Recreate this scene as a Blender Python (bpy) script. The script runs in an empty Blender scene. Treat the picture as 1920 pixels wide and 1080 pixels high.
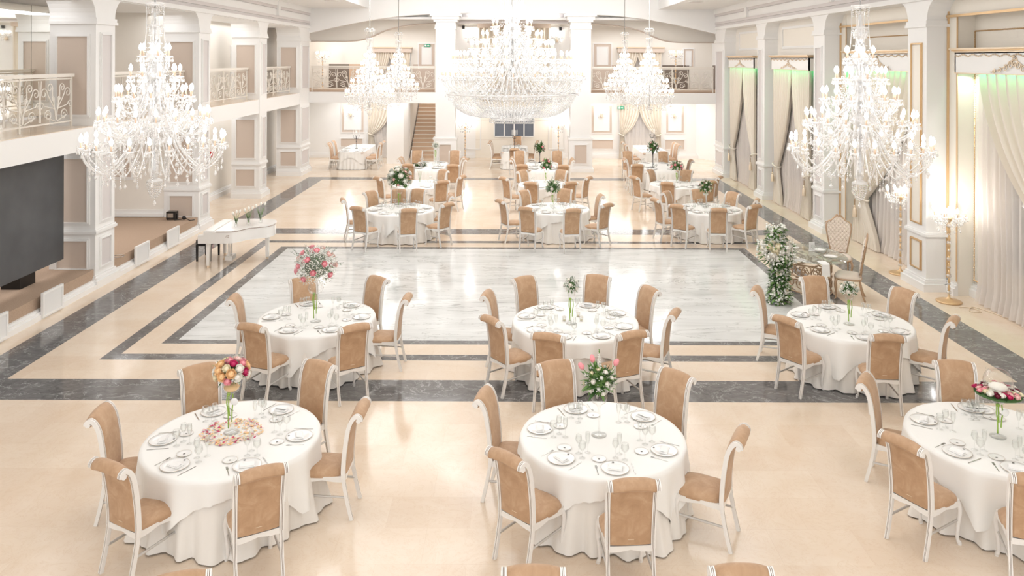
import bpy, math, random
from math import sin, cos, pi, radians, sqrt, atan2
from mathutils import Vector, Matrix
random.seed(7)
SC = bpy.context.scene
COL = SC.collection
# ---------------------------------------------------------------- camera, world, light, exposure
F = 1480.0; PX = 963.0; PY = 110.0; EYE = 5.0; ROLL = radians(0.2)
cd = bpy.data.cameras.new('camera'); cam = bpy.data.objects.new('camera', cd); COL.objects.link(cam)
cam.location = (0, 0, EYE); cam.rotation_euler = (pi/2, -ROLL, 0)
cd.sensor_width = 36; cd.lens = F/1920*36
cd.shift_x = (960-PX)/1920; cd.shift_y = -(540-PY)/1920
cd.clip_start = .05; cd.clip_end = 200
SC.camera = cam
SC.view_settings.view_transform = 'Standard'; SC.view_settings.look = 'None'
SC.view_settings.gamma = 1; SC.view_settings.use_curve_mapping = False
SC.view_settings.exposure = 0.40
W = bpy.data.worlds.new('world'); SC.world = W; W.use_nodes = True
W.node_tree.nodes['Background'].inputs[0].default_value = (.95, .975, 1, 1)
W.node_tree.nodes['Background'].inputs[1].default_value = 1.5
cy = SC.cycles
cy.max_bounces = 7; cy.diffuse_bounces = 4; cy.glossy_bounces = 3; cy.transmission_bounces = 5; cy.transparent_max_bounces = 10
cy.caustics_reflective = False; cy.caustics_refractive = False; cy.sample_clamp_indirect = 4
cy.use_denoising = True

def light(kind, loc, power, color=(.975, .985, 1), size=.3, rot=(0, 0, 0), sizey=None, name='fill_light'):  # default name serves the added fill lights
    l = bpy.data.lights.new(name, kind); l.energy = power; l.color = color
    if kind == 'AREA':
        l.size = size
        if sizey: l.shape = 'RECTANGLE'; l.size_y = sizey
    else: l.shadow_soft_size = size
    o = bpy.data.objects.new(name, l); o.location = loc; o.rotation_euler = rot; COL.objects.link(o); return o
# added soft fill over the hall, no real fittings (ceiling at 7.7 m)
for yy in (1, 9, 17, 25):
    light('AREA', (0, yy+1.5, 7.6), {1: 50, 9: 140, 17: 240, 25: 360}[yy], size=11, sizey=5)
light('AREA', (0, 37.4, 6.9), 260, size=4, sizey=4)
for sx in (-1, 1):
    light('AREA', (sx*6.6, 37.4, 3.0), 110, size=5, sizey=3.5)      # added fill under the far gallery
    light('AREA', (sx*6.6, 38.0, 6.5), 75, size=5, sizey=2)
light('AREA', (0, 30.8, 7.62), 230, size=15, sizey=.5, rot=(radians(48), 0, 0))      # added strip to brighten the arch wall
for sx in (-1, 1):      # added upward fill between ceiling ledge and ceiling
    light('AREA', (sx*6.25, 15, 7.35), 260, size=.25, sizey=34, rot=(0, sx*radians(115), 0))
light('AREA', (-10.0, 20, 6.2), 130, size=1, sizey=24)              # added fill along the side gallery
light('AREA', (-10.2, 28, 2.95), 28, size=.8, sizey=9)
light('AREA', (-11.0, 16, 2.95), 110, size=2.5, sizey=10)           # above the stage

def ray(px, py):
    dx = px-PX; dy = py-PY; c = cos(ROLL); s = sin(ROLL)
    return (dx*c+dy*s)/F, (-dx*s+dy*c)/F          # X per depth, drop per depth
def at(px, py, h=0.0):
    u, v = ray(px, py); Y = (EYE-h)/v; return u*Y, Y
def atx(px, py, X):
    u, v = ray(px, py); Y = X/u; return Y, EYE-v*Y
def aty(px, py, Y):
    u, v = ray(px, py); return u*Y, EYE-v*Y

# ---------------------------------------------------------------- materials
def mat(name, col, rough=.5, metal=0, trans=0, spec=.5, coat=0, emis=None, estr=0, ior=1.45, sheen=0):
    m = bpy.data.materials.new(name); m.use_nodes = True
    b = m.node_tree.nodes['Principled BSDF']; i = b.inputs
    i['Base Color'].default_value = (*col, 1); i['Roughness'].default_value = rough; i['Metallic'].default_value = metal
    i['Transmission Weight'].default_value = trans; i['Specular IOR Level'].default_value = spec; i['IOR'].default_value = ior
    i['Coat Weight'].default_value = coat; i['Sheen Weight'].default_value = sheen
    if emis: i['Emission Color'].default_value = (*emis, 1); i['Emission Strength'].default_value = estr
    return m
def nodes(m): nt = m.node_tree; return nt, nt.nodes, nt.links, nt.nodes['Principled BSDF']
def coords(m, scale=(1, 1, 1), obj=False, rot=(0, 0, 0)):
    nt, N, L, B = nodes(m)
    mp = N.new('ShaderNodeMapping'); mp.inputs['Scale'].default_value = scale; mp.inputs['Rotation'].default_value = rot
    if obj: t = N.new('ShaderNodeTexCoord'); L.new(t.outputs['Object'], mp.inputs[0])
    else: t = N.new('ShaderNodeNewGeometry'); L.new(t.outputs['Position'], mp.inputs[0])
    return mp
def noise(m, mp, scale, detail=4, rough=.6, dist=0):
    nt, N, L, B = nodes(m); n = N.new('ShaderNodeTexNoise'); n.inputs['Scale'].default_value = scale
    n.inputs['Detail'].default_value = detail; n.inputs['Roughness'].default_value = rough; n.inputs['Distortion'].default_value = dist
    L.new(mp.outputs[0], n.inputs[0]); return n
def ramp(m, src, stops):
    nt, N, L, B = nodes(m); r = N.new('ShaderNodeValToRGB'); L.new(src, r.inputs[0])
    e = r.color_ramp.elements
    while len(e) < len(stops): e.new(.5)
    for k, (p, c) in enumerate(stops): e[k].position = p; e[k].color = (*c, 1)
    return r
def mix(m, a, b, fac, mode='MIX'):
    nt, N, L, B = nodes(m); x = N.new('ShaderNodeMix'); x.data_type = 'RGBA'; x.blend_type = mode
    for s, v in ((0, fac), (6, a), (7, b)):
        if hasattr(v, 'is_linked'): L.new(v, x.inputs[s])
        else: x.inputs[s].default_value = v if s == 0 else (*v, 1)
    return x.outputs[2]
def setc(m, out): nt, N, L, B = nodes(m); L.new(out, B.inputs['Base Color'])
def bump(m, src, strength=.2, dist=.01):
    nt, N, L, B = nodes(m); b = N.new('ShaderNodeBump'); b.inputs['Strength'].default_value = strength; b.inputs['Distance'].default_value = dist
    L.new(src, b.inputs['Height']); L.new(b.outputs[0], B.inputs['Normal'])

M = {}
M['white'] = mat('white_paint', (.845, .83, .81), .45)
M['cream'] = mat('cream_paint', (.82, .775, .71), .5)
M['wallpaper'] = mat('cream_wallpaper', (.83, .775, .69), .45)
M['taupe'] = mat('taupe_panel', (.60, .50, .425), .55)
M['lav'] = mat('lavender_panel', (.66, .615, .60), .55)
M['gold'] = mat('gold_trim', (.72, .50, .28), .35, .55)
M['palegold'] = mat('pale_gold', (.80, .66, .50), .35, .4)
M['ceiling'] = mat('ceiling_paint', (.85, .845, .835), .6)
m = M['beige'] = mat('beige_marble', (.77, .60, .44), .13, spec=.5)
mp = coords(m); nt, N, L, B = nodes(m)
br = N.new('ShaderNodeTexBrick'); br.inputs['Scale'].default_value = 1; br.inputs['Brick Width'].default_value = .9; br.inputs['Row Height'].default_value = .6
br.inputs['Mortar Size'].default_value = .003; br.offset = .5
br.inputs['Color1'].default_value = (.80, .68, .55, 1); br.inputs['Color2'].default_value = (.72, .575, .44, 1); br.inputs['Mortar'].default_value = (.70, .56, .43, 1)
L.new(mp.outputs[0], br.inputs[0]); br.inputs['Bias'].default_value = .0
n1 = noise(m, mp, .9, 8, .62, 1.2); n2 = noise(m, mp, 2.6, 8, .7, 2.5)
c1 = mix(m, br.outputs[0], ramp(m, n1.outputs[0], [(.3, (.83, .72, .60)), (.7, (.72, .555, .40))]).outputs[0], .5)
vein = ramp(m, n2.outputs[0], [(.485, (1, 1, 1)), (.5, (.80, .66, .50)), (.515, (1, 1, 1))])
setc(m, mix(m, c1, vein.outputs[0], .35, 'MULTIPLY'))
m = M['dark'] = mat('grey_marble', (.13, .125, .12), .09)
mp = coords(m, (1, 1.5, 1), rot=(0, 0, .5)); n1 = noise(m, mp, 3.5, 10, .7, 2.0); n2 = noise(m, mp, 1.1, 9, .65, 1.2)
base = ramp(m, n1.outputs[0], [(.3, (.10, .097, .093)), (.7, (.22, .21, .205))])
vein = ramp(m, n2.outputs[0], [(.492, (0, 0, 0)), (.5, (.5, .5, .5)), (.508, (0, 0, 0))])
setc(m, mix(m, base.outputs[0], vein.outputs[0], .6, 'ADD'))
m = M['marble'] = mat('white_marble', (.70, .69, .65), .11)
mp = coords(m, (.22, 1.1, 1)); n1 = noise(m, mp, 1.4, 8, .6, 1.6); n2 = noise(m, mp, 1.1, 9, .62, 2.4)
base = ramp(m, n1.outputs[0], [(.35, (.60, .60, .58)), (.62, (.735, .735, .715))])
vein = ramp(m, n2.outputs[0], [(.488, (1, 1, 1)), (.5, (.45, .44, .42)), (.512, (1, 1, 1))])
setc(m, mix(m, base.outputs[0], vein.outputs[0], .7, 'MULTIPLY'))
m = M['carpet'] = mat('stage_carpet', (.44, .32, .235), .95, spec=.1)
mp = coords(m); n1 = noise(m, mp, 60, 3); setc(m, ramp(m, n1.outputs[0], [(.3, (.39, .28, .205)), (.7, (.50, .37, .275))]).outputs[0]); bump(m, n1.outputs[0], .3)
m = M['screen'] = mat('led_screen', (.075, .08, .085), .45)
mp = coords(m); n1 = noise(m, mp, 1.5, 2); setc(m, ramp(m, n1.outputs[0], [(.3, (.075, .078, .082)), (.7, (.10, .103, .108))]).outputs[0])
m = M['leather'] = mat('tan_leather', (.47, .285, .155), .6, sheen=.15)
mp = coords(m, obj=True); n1 = noise(m, mp, 7, 6, .65, .6); setc(m, ramp(m, n1.outputs[0], [(.3, (.41, .25, .14)), (.5, (.48, .30, .175)), (.72, (.57, .385, .245))]).outputs[0]); bump(m, n1.outputs[0], .12)
M['chairwhite'] = mat('white_lacquer', (.82, .79, .75), .3)
M['groove'] = mat('antiqued_groove', (.28, .19, .13), .6)
m = M['cloth'] = mat('white_linen', (.87, .855, .82), .75, sheen=.2)
mp = coords(m); n1 = noise(m, mp, 500, 1); bump(m, n1.outputs[0], .06, .002)
M['cloth2'] = mat('ivory_linen', (.83, .79, .735), .75, sheen=.2)
M['china'] = mat('white_china', (.86, .85, .83), .12, coat=.3)
M['rim'] = mat('gold_rim', (.55, .45, .34), .35, .3)
M['napkin'] = mat('napkin_linen', (.86, .85, .83), .7)
M['emblem'] = mat('grey_emblem', (.16, .15, .14), .5)
M['silver'] = mat('silver', (.50, .49, .47), .25, .9)
M['darkmetal'] = mat('dark_metal', (.06, .06, .065), .35, .5)
def glassmat(name, col=(1, 1, 1), fac=.16, rough=.03):
    m = bpy.data.materials.new(name); m.use_nodes = True; nt = m.node_tree; N = nt.nodes; L = nt.links; N.clear()
    o = N.new('ShaderNodeOutputMaterial'); t = N.new('ShaderNodeBsdfTransparent'); t.inputs[0].default_value = (*col, 1)
    g = N.new('ShaderNodeBsdfGlossy'); g.inputs['Roughness'].default_value = rough; lw = N.new('ShaderNodeLayerWeight'); lw.inputs[0].default_value = .35
    a = N.new('ShaderNodeMath'); a.operation = 'MULTIPLY_ADD'; a.inputs[1].default_value = .55; a.inputs[2].default_value = fac; a.use_clamp = True
    x = N.new('ShaderNodeMixShader'); L.new(lw.outputs['Facing'], a.inputs[0]); L.new(a.outputs[0], x.inputs[0]); L.new(t.outputs[0], x.inputs[1]); L.new(g.outputs[0], x.inputs[2]); L.new(x.outputs[0], o.inputs[0])
    return m
M['glass'] = glassmat('clear_glass', (.985, .99, .985), .0)
M['tableglass'] = glassmat('green_tint_glass', (.90, .95, .92), .06)
# cut crystal: part glossy, part clear, faceted
def crystalmat(name, dif=.42):
    m = bpy.data.materials.new(name); m.use_nodes = True; nt = m.node_tree; N = nt.nodes; L = nt.links; N.clear()
    o = N.new('ShaderNodeOutputMaterial'); t = N.new('ShaderNodeBsdfTransparent'); t.inputs[0].default_value = (.97, .97, .97, 1)
    g = N.new('ShaderNodeBsdfGlossy'); g.inputs['Roughness'].default_value = .12; g.inputs[0].default_value = (1, 1, 1, 1)
    d = N.new('ShaderNodeBsdfDiffuse'); d.inputs[0].default_value = (.95, .94, .93, 1)
    tr = N.new('ShaderNodeBsdfTranslucent'); tr.inputs[0].default_value = (.97, .96, .94, 1)
    x0 = N.new('ShaderNodeMixShader'); x0.inputs[0].default_value = .5; L.new(d.outputs[0], x0.inputs[1]); L.new(tr.outputs[0], x0.inputs[2])
    x1 = N.new('ShaderNodeMixShader'); x1.inputs[0].default_value = .35; L.new(x0.outputs[0], x1.inputs[1]); L.new(g.outputs[0], x1.inputs[2])
    x2 = N.new('ShaderNodeMixShader'); x2.inputs[0].default_value = dif; L.new(t.outputs[0], x2.inputs[1]); L.new(x1.outputs[0], x2.inputs[2]); L.new(x2.outputs[0], o.inputs[0])
    return m
M['crystal'] = crystalmat('cut_crystal', .5)
M['beads'] = crystalmat('crystal_beads', .62)
M['sleeve'] = mat('candle_sleeve', (.62, .45, .33), .5)
M['bulb'] = mat('lit_bulb', (1, 1, 1), .3, emis=(1, .985, .97), estr=17)
M['candle'] = mat('white_candle', (.88, .86, .82), .4)
m = M['drape'] = mat('cream_satin', (.78, .705, .60), .45, sheen=.3)
def sheermat(name, col, op):
    m = bpy.data.materials.new(name); m.use_nodes = True; nt = m.node_tree; N = nt.nodes; L = nt.links; N.clear()
    o = N.new('ShaderNodeOutputMaterial'); t = N.new('ShaderNodeBsdfTransparent'); d = N.new('ShaderNodeBsdfDiffuse'); d.inputs[0].default_value = (*col, 1)
    tr = N.new('ShaderNodeBsdfTranslucent'); tr.inputs[0].default_value = (*col, 1)
    x = N.new('ShaderNodeMixShader'); x.inputs[0].default_value = .3; L.new(d.outputs[0], x.inputs[1]); L.new(tr.outputs[0], x.inputs[2])
    y = N.new('ShaderNodeMixShader'); y.inputs[0].default_value = op; L.new(t.outputs[0], y.inputs[1]); L.new(x.outputs[0], y.inputs[2]); L.new(y.outputs[0], o.inputs[0]); return m
M['sheer'] = sheermat('sheer_voile', (.87, .81, .76), .80)
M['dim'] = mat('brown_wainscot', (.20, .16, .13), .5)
M['night'] = mat('night_window', (.16, .18, .22), .05)
M['mirror'] = mat('mirror_glass', (.92, .93, .9), .02, 1)
M['piano'] = mat('piano_lacquer', (.83, .80, .765), .12, coat=.5)
M['black'] = mat('black_lacquer', (.012, .011, .011), .3)
M['vent'] = mat('white_vent', (.77, .765, .755), .5)
M['stairs'] = mat('tan_marble_stair', (.62, .45, .32), .3)
M['stemgreen'] = mat('green_ribbon', (.30, .46, .08), .5)
for k, c in dict(leaf=(.06, .14, .035), leaf2=(.15, .28, .07), grey=(.17, .21, .15), rosewhite=(.86, .82, .74), rosepink=(.85, .36, .40), rosepale=(.86, .58, .53), rosepeach=(.88, .58, .30),
                 rosered=(.55, .03, .13), roseburg=(.16, .008, .03), rosecream=(.85, .76, .55), tulip=(.88, .33, .36), green=(.05, .35, .2), redbox=(.6, .04, .05)).items():
    M[k] = mat({'leaf': 'dark_leaf', 'leaf2': 'fresh_leaf', 'grey': 'eucalyptus_leaf'}.get(k, k+'_petal'), c, .6)
M['bloom'] = mat('tiny_white_bloom', (.85, .84, .78), .7)
M['petal'] = M['rosepeach']
m = M['tex'] = mat('beaded_wallpaper', (.82, .79, .72), .3, spec=.7)
mp = coords(m, (1, 18, 60)); n1 = noise(m, mp, 1, 2); bump(m, n1.outputs[0], .7, .02)
M['tuft'] = mat('champagne_velvet', (.74, .63, .53), .5, sheen=.3)
M['champ'] = mat('champagne_gold_frame', (.46, .31, .20), .35, .4)

# ---------------------------------------------------------------- mesh helper
def frame_of(t):
    t = Vector(t).normalized(); a = Vector((0, 0, 1)) if abs(t.z) < .9 else Vector((1, 0, 0))
    u = t.cross(a).normalized(); return u, t.cross(u).normalized()
class MB:
    def __init__(s): s.v = []; s.f = []; s.m = []; s.mats = []; s.sm = []
    def mi(s, m):
        m = M[m] if isinstance(m, str) else m
        if m not in s.mats: s.mats.append(m)
        return s.mats.index(m)
    def add(s, vs, fs, m, smooth=False):
        b = len(s.v); k = s.mi(m); s.v.extend([tuple(p) for p in vs])
        for f in fs: s.f.append([b+i for i in f]); s.m.append(k); s.sm.append(smooth)
    def box(s, x0, x1, y0, y1, z0, z1, m):
        if x0 > x1: x0, x1 = x1, x0
        if y0 > y1: y0, y1 = y1, y0
        if z0 > z1: z0, z1 = z1, z0
        v = [(x0, y0, z0), (x1, y0, z0), (x1, y1, z0), (x0, y1, z0), (x0, y0, z1), (x1, y0, z1), (x1, y1, z1), (x0, y1, z1)]
        s.add(v, [(3, 2, 1, 0), (4, 5, 6, 7), (0, 1, 5, 4), (1, 2, 6, 5), (2, 3, 7, 6), (3, 0, 4, 7)], m)
    def grid(s, pts, m, smooth=True, closed=False):
        nu = len(pts); nv = len(pts[0]); v = [p for r in pts for p in r]; f = []
        for i in range(nu-1):
            for j in range(nv-1 if not closed else nv):
                a = i*nv+j; b = i*nv+(j+1) % nv; f.append((a, b, b+nv, a+nv))
        s.add(v, f, m, smooth)
    def lathe(s, prof, m, seg=12, c=(0, 0, 0), smooth=True, cap=False):
        pts = [[(c[0]+r*cos(2*pi*k/seg), c[1]+r*sin(2*pi*k/seg), c[2]+z) for k in range(seg)] for r, z in prof]
        s.grid(pts, m, smooth, True)
        if cap:
            n = len(s.v); b = n-seg; k = s.mi(m); s.f.append(list(range(b, n))); s.m.append(k); s.sm.append(False)
    def tube(s, path, rad, m, seg=6, smooth=True, caps=True):
        P = [Vector(p) for p in path]; n = len(P); rs = rad if isinstance(rad, (list, tuple)) else [rad]*n
        pts = []; u = None
        for i in range(n):
            t = (P[min(i+1, n-1)]-P[max(i-1, 0)])
            if t.length < 1e-9: t = Vector((0, 0, 1))
            t.normalize()
            if u is None: u, w = frame_of(t)
            else:
                u = (u-t*u.dot(t)); u = u.normalized() if u.length > 1e-6 else frame_of(t)[0]; w = t.cross(u)
            pts.append([P[i]+(u*cos(2*pi*k/seg)+w*sin(2*pi*k/seg))*rs[i] for k in range(seg)])
        s.grid(pts, m, smooth, True)
        if caps:
            b = len(s.v)-n*seg; k = s.mi(m)
            s.f += [list(range(b, b+seg)), list(range(len(s.v)-seg, len(s.v)))]; s.m += [k, k]; s.sm += [False, False]
    def ball(s, c, r, m, seg=6, rings=4, sz=1, smooth=True):
        s.lathe([(max(r*sin(pi*i/rings), 1e-4), -r*cos(pi*i/rings)*sz) for i in range(rings+1)], m, seg, c, smooth)
    def gem(s, c, r, m, h=1.0):
        x, y, z = c; v = [(x, y, z+r*h), (x+r, y, z), (x, y+r, z), (x-r, y, z), (x, y-r, z), (x, y, z-r*h)]
        s.add(v, [(0, 1, 2), (0, 2, 3), (0, 3, 4), (0, 4, 1), (5, 2, 1), (5, 3, 2), (5, 4, 3), (5, 1, 4)], m)
    def sweep(s, path, prof, m, mats=None, caps=True, smooth=False):
        """path in the YZ plane [(x,y,z)], profile [(dx, dn)] closed; dn along the in-plane normal"""
        n = len(path); pts = []
        for i in range(n):
            a = Vector(path[max(i-1, 0)]); b = Vector(path[min(i+1, n-1)]); t = (b-a).normalized(); nrm = Vector((0, t.z, -t.y))
            pts.append([Vector(path[i])+Vector((dx, 0, 0))+nrm*dn for dx, dn in prof])
        k = len(prof); base = len(s.v); s.v.extend([tuple(p) for r in pts for p in r])
        for i in range(n-1):
            for j in range(k):
                a = base+i*k+j; b = base+i*k+(j+1) % k
                s.f.append([a, b, b+k, a+k]); s.m.append(s.mi(mats[j] if mats else m)); s.sm.append(smooth)
        if caps:
            s.f += [list(range(base, base+k)), list(range(base+(n-1)*k, base+n*k))]; s.m += [s.mi(m)]*2; s.sm += [False]*2
    def prism(s, poly, axis, a, b, m):
        """poly 2-D outline extruded along axis 'x','y','z' from a to b"""
        def P(p, t): return {'x': (t, p[0], p[1]), 'y': (p[0], t, p[1]), 'z': (p[0], p[1], t)}[axis]
        n = len(poly); v = [P(p, a) for p in poly]+[P(p, b) for p in poly]
        s.add(v, [tuple(range(n)), tuple(range(2*n-1, n-1, -1))]+[(i, (i+1) % n, n+(i+1) % n, n+i) for i in range(n)], m)
    def xform(s, M4, start=0):
        for i in range(start, len(s.v)): s.v[i] = tuple(M4 @ Vector(s.v[i]))
    def mesh(s, name):
        me = bpy.data.meshes.new(name); me.from_pydata(s.v, [], s.f)
        for m in s.mats: me.materials.append(m)
        me.polygons.foreach_set('material_index', s.m); me.polygons.foreach_set('use_smooth', s.sm)
        me.update(); return me
    def build(s, name, parent=None, **kw):
        o = bpy.data.objects.new(name, s.mesh(name)); COL.objects.link(o); o.parent = parent
        for k, v in kw.items(): o[k] = v
        return o
def struct(mb, name): return mb.build(name, kind='structure')
def thing(name, label, cat, loc=(0, 0, 0), rz=0, group=None):
    o = bpy.data.objects.new(name, None); COL.objects.link(o); o.location = loc; o.rotation_euler = (0, 0, rz); o.empty_display_size = .1
    tag(o, label, cat, group); return o
def tag(o, label, cat, group=None):
    o['label'] = label; o['category'] = cat
    if group: o['group'] = group
    elif 'group' in o: del o['group']
    return o
def kids(o): return [c for c in o.children]
def dup(src, loc=None, rz=None, label=None, cat=None, group=None, parent=None):
    KID = TREE.get(src)
    if KID is None: KID = TREE[src] = [(c, [g for g in c.children]) for c in src.children]
    r = src.copy(); COL.objects.link(r); r.parent = parent
    if loc is not None: r.location = loc
    if rz is not None: r.rotation_euler = (0, 0, rz)
    if label: r['label'] = label
    if cat: r['category'] = cat
    if group: r['group'] = group
    for c, gs in KID:
        k = c.copy(); COL.objects.link(k); k.parent = r
        for g in gs: q = g.copy(); COL.objects.link(q); q.parent = k
    return r
TREE = {}
def first_or_dup(store, key, make, loc, rz, label, cat, group=None):
    if key not in store:
        o = store[key] = make(); o.location = loc; o.rotation_euler = (0, 0, rz); tag(o, label, cat, group); TREE[o] = [(c, [g for g in c.children]) for c in o.children]; return o
    return dup(store[key], loc, rz, label, cat, group)
def lerp(a, b, t): return a+(b-a)*t
def spline(P, n=8):
    P = [Vector(p) for p in P]; Q = [P[0]]+P+[P[-1]]; out = []
    for i in range(1, len(Q)-2):
        for k in range(n):
            t = k/n; a, b, c, d = Q[i-1:i+3]
            out.append(.5*((2*b)+(c-a)*t+(2*a-5*b+4*c-d)*t*t+(3*b-a-3*c+d)*t**3))
    out.append(P[-1]); return out
# ---------------------------------------------------------------- setting: floor
fl = MB()
xs = [-13.5, -8.58, -7.85, -6.84, -6.60, -6.14, -5.92, 5.92, 6.14, 6.60, 6.84, 7.85, 8.58, 10.2]
ys = [-2.5, 11.51, 12.27, 13.06, 13.32, 13.80, 13.99, 20.72, 20.92, 21.38, 21.63, 22.45, 23.15, 32.45, 33.12, 52]
def zone(x, y):
    ax = abs(x)
    if ax < 5.92 and 13.99 < y < 20.72: return 'marble'
    if ax < 6.14 and 13.80 < y < 20.92: return 'dark'
    if ax < 6.60 and 13.32 < y < 21.38: return 'beige'
    if ax < 6.84 and 13.06 < y < 21.63: return 'dark'
    if ax < 7.85 and 12.27 < y < 32.45: return 'dark' if 22.45 < y < 23.15 else 'beige'
    if ax < 8.58 and 11.51 < y < 33.12: return 'dark'
    return 'beige'
for i in range(len(xs)-1):
    for j in range(len(ys)-1):
        x0, x1, y0, y1 = xs[i], xs[i+1], ys[j], ys[j+1]
        fl.add([(x0, y0, 0), (x1, y0, 0), (x1, y1, 0), (x0, y1, 0)], [(0, 1, 2, 3)], zone((x0+x1)/2, (y0+y1)/2))
struct(fl, 'floor')

def panel(mb, ax, pl, sg, a0, a1, z0, z1, fill='taupe', fr='white', fw=.07, d=.025, inner=None, ft=.006):
    """moulded wall panel on the plane ax=pl, facing sg; a runs along the other horizontal axis"""
    def bx(a, b, c, e, t0, t1, m):
        if ax == 'x': mb.box(pl+sg*t0, pl+sg*t1, a, b, c, e, m)
        else: mb.box(a, b, pl+sg*t0, pl+sg*t1, c, e, m)
    if a0 > a1: a0, a1 = a1, a0
    bx(a0, a1, z0, z1, 0, ft, fill)
    for A in ((a0-fw, a0, z0-fw, z1+fw), (a1, a1+fw, z0-fw, z1+fw), (a0, a1, z0-fw, z0), (a0, a1, z1, z1+fw)): bx(*A, 0, d, fr)
    g = fw*.35; e = .004
    for A in ((a0-g, a0+e, z0-g, z1+g), (a1-e, a1+g, z0-g, z1+g), (a0+e, a1-e, z0-g, z0+e), (a0+e, a1-e, z1-e, z1+g)): bx(*A, .001, d*1.7, fr)
    if inner:
        q = inner; panel(mb, ax, pl, sg, a0+q, a1-q, z0+q, z1-q, 'white' if fill != 'cream' else 'cream', fr, .03, .02, ft=.012)

def mouldrun(mb, ax, pl, sg, a0, a1, z, hs=((.0, .12, .10), (.12, .17, .06)), m='white'):
    for z0, z1, d in hs:
        if ax == 'x': mb.box(pl, pl+sg*d, a0, a1, z+z0, z+z1, m)
        else: mb.box(a0, a1, pl, pl+sg*d, z+z0, z+z1, m)

YC = [11.6, 17.1, 22.72, 28.15, 33.5]; CW = .82
def column(sx, y0, gold=False, bottom=0.0, x0=9.05, x1=10.05, up=True, y1=None):
    mb = MB(); y1 = y1 or y0+CW; X0 = sx*x0; X1 = sx*x1
    mb.box(X0, X1, y0, y1, bottom, 6.32, 'white')
    fr = 'gold' if gold else 'white'; f1 = 'cream' if gold else 'taupe'; f2 = 'wallpaper' if gold else 'lav'
    lo, hi = min(X0, X1), max(X0, X1); c0, c1 = lo+.17, hi-.17
    fw = .05 if not gold else .03
    # hall-facing face
    panel(mb, 'x', X0, -sx, y0+.2, y1-.2, .42, 1.02, f2 if gold else 'lav', fr, fw)
    if up or not gold: panel(mb, 'x', X0, -sx, y0+.2, y1-.2, 1.42, 5.35 if sx > 0 else 2.85, f2 if gold else 'lav', fr, fw)
    if sx < 0: panel(mb, 'x', X0, -sx, y0+.2, y1-.2, 3.7, 5.5, 'lav', fr, fw)
    if sx < 0:
        panel(mb, 'y', y0, -1, c0, c1, .42, 1.02, f1, fr, fw)
        panel(mb, 'y', y0, -1, c0, c1, 1.42, 2.8, f1, fr, fw)
        panel(mb, 'y', y0, -1, c0, c1, 3.75, 5.45, f1, fr, fw)
    # plinth, dado and capital
    for z0, z1, d in ((bottom, bottom+.16, .10), (bottom+.16, bottom+.22, .06), (bottom+.22, bottom+.26, .03), (1.17, 1.23, .045), (1.23, 1.26, .025), (5.72, 5.78, .05), (5.78, 5.86, .03)):
        mb.box(min(X0-sx*d, X1), max(X0-sx*d, X1), y0-d, y1+d, z0, z1, 'white')
    # curved brackets under the beam, along the hall
    for s, yy in ((-1, y0), (1, y1)):
        pr = [(yy, 6.32), (yy, 5.86)]+[(yy+s*.42*(1-cos(a)), 5.86+.46*sin(a)) for a in [pi/2*k/7 for k in range(1, 8)]]
        mb.prism(pr, 'x', X0, X1, 'white')
    pr = [(X0, 6.32), (X0, 5.9)]+[(X0-sx*.16*(1-cos(a)), 5.9+.42*sin(a)) for a in [pi/2*k/6 for k in range(1, 7)]]
    return struct(mb, 'column')
for k, y in enumerate(YC):
    if k == 4: column(-1, y, y1=35.0); column(1, y, y1=35.0, x0=8.95)
    else: column(-1, y); column(1, y, gold=(k <= 1), x0=8.95, x1=9.42)
# far freestanding columns carrying the arch
for x0, x1 in ((-3.45, -2.58), (2.52, 3.42)):
    mb = MB(); mb.box(x0, x1, 34.9, 35.6, 0, 7.0, 'white')
    mb.box(x0-.07, x1+.07, 34.83, 35.67, 0, 1.42, 'white'); mb.box(x0-.1, x1+.1, 34.8, 35.7, 1.42, 1.5, 'white'); mb.box(x0-.13, x1+.13, 34.77, 35.73, 0, .16, 'white')
    panel(mb, 'y', 34.83, -1, x0+.18, x1-.18, .38, 1.2, 'taupe', 'white', .06)
    for z0, z1, d in ((6.3, 6.36, .05), (6.36, 6.5, .03), (6.62, 6.72, .09), (6.72, 6.86, .16), (6.86, 7.0, .24)): mb.box(x0-d, x1+d, 34.9-d, 35.6+d, z0, z1, 'white')
    struct(mb, 'column')

# ---------------------------------------------------------------- left wall, gallery and stage
wl = MB()
wl.box(-13.4, -13.2, -2.5, 22.5, 0, 6.3, 'cream')                     # behind the stage
wl.box(-10.8, -10.6, 23.5, 41, 0, 6.3, 'cream')                      # behind the lower bays
for y0, y1 in ((23.9, 27.6), (29.5, 33.0), (35.4, 38.8)):
    w = (y1-y0)
    panel(wl, 'x', -10.6, 1, y0+.3, y0+.3+w*.3, 1.45, 2.75, 'taupe', 'white', .06, inner=.12); panel(wl, 'x', -10.6, 1, y0+w*.55, y1-.3, 1.45, 2.75, 'taupe', 'white', .06, inner=.12)
    panel(wl, 'x', -10.6, 1, y0+.3, y1-.3, .42, 1.02, 'taupe', 'white', .06)
mouldrun(wl, 'x', -10.6, 1, 23.5, 40, 0, ((0, .16, .1), (.16, .22, .06), (.22, .26, .03)))
wl.box(-13.3, -10.04, 22.74, 23.5, 0, 6.3, 'cream')                    # cross wall at the end of the stage
panel(wl, 'y', 22.74, -1, -12.6, -11.0, 1.55, 2.8, 'taupe', 'white', .08, inner=.22)
mouldrun(wl, 'y', 22.74, -1, -13.2, -10.05, .42, ((0, .1, .06), (.1, .2, .03)))
wl.box(-11.9, -11.7, -2.5, 22.72, 3.5, 6.3, 'cream')                  # gallery back wall
for y0, y1 in ((19.9, 20.5), (21.2, 22.3)): panel(wl, 'x', -11.7, 1, y0, y1, 3.9, 5.5, 'taupe', 'white', .06)
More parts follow.
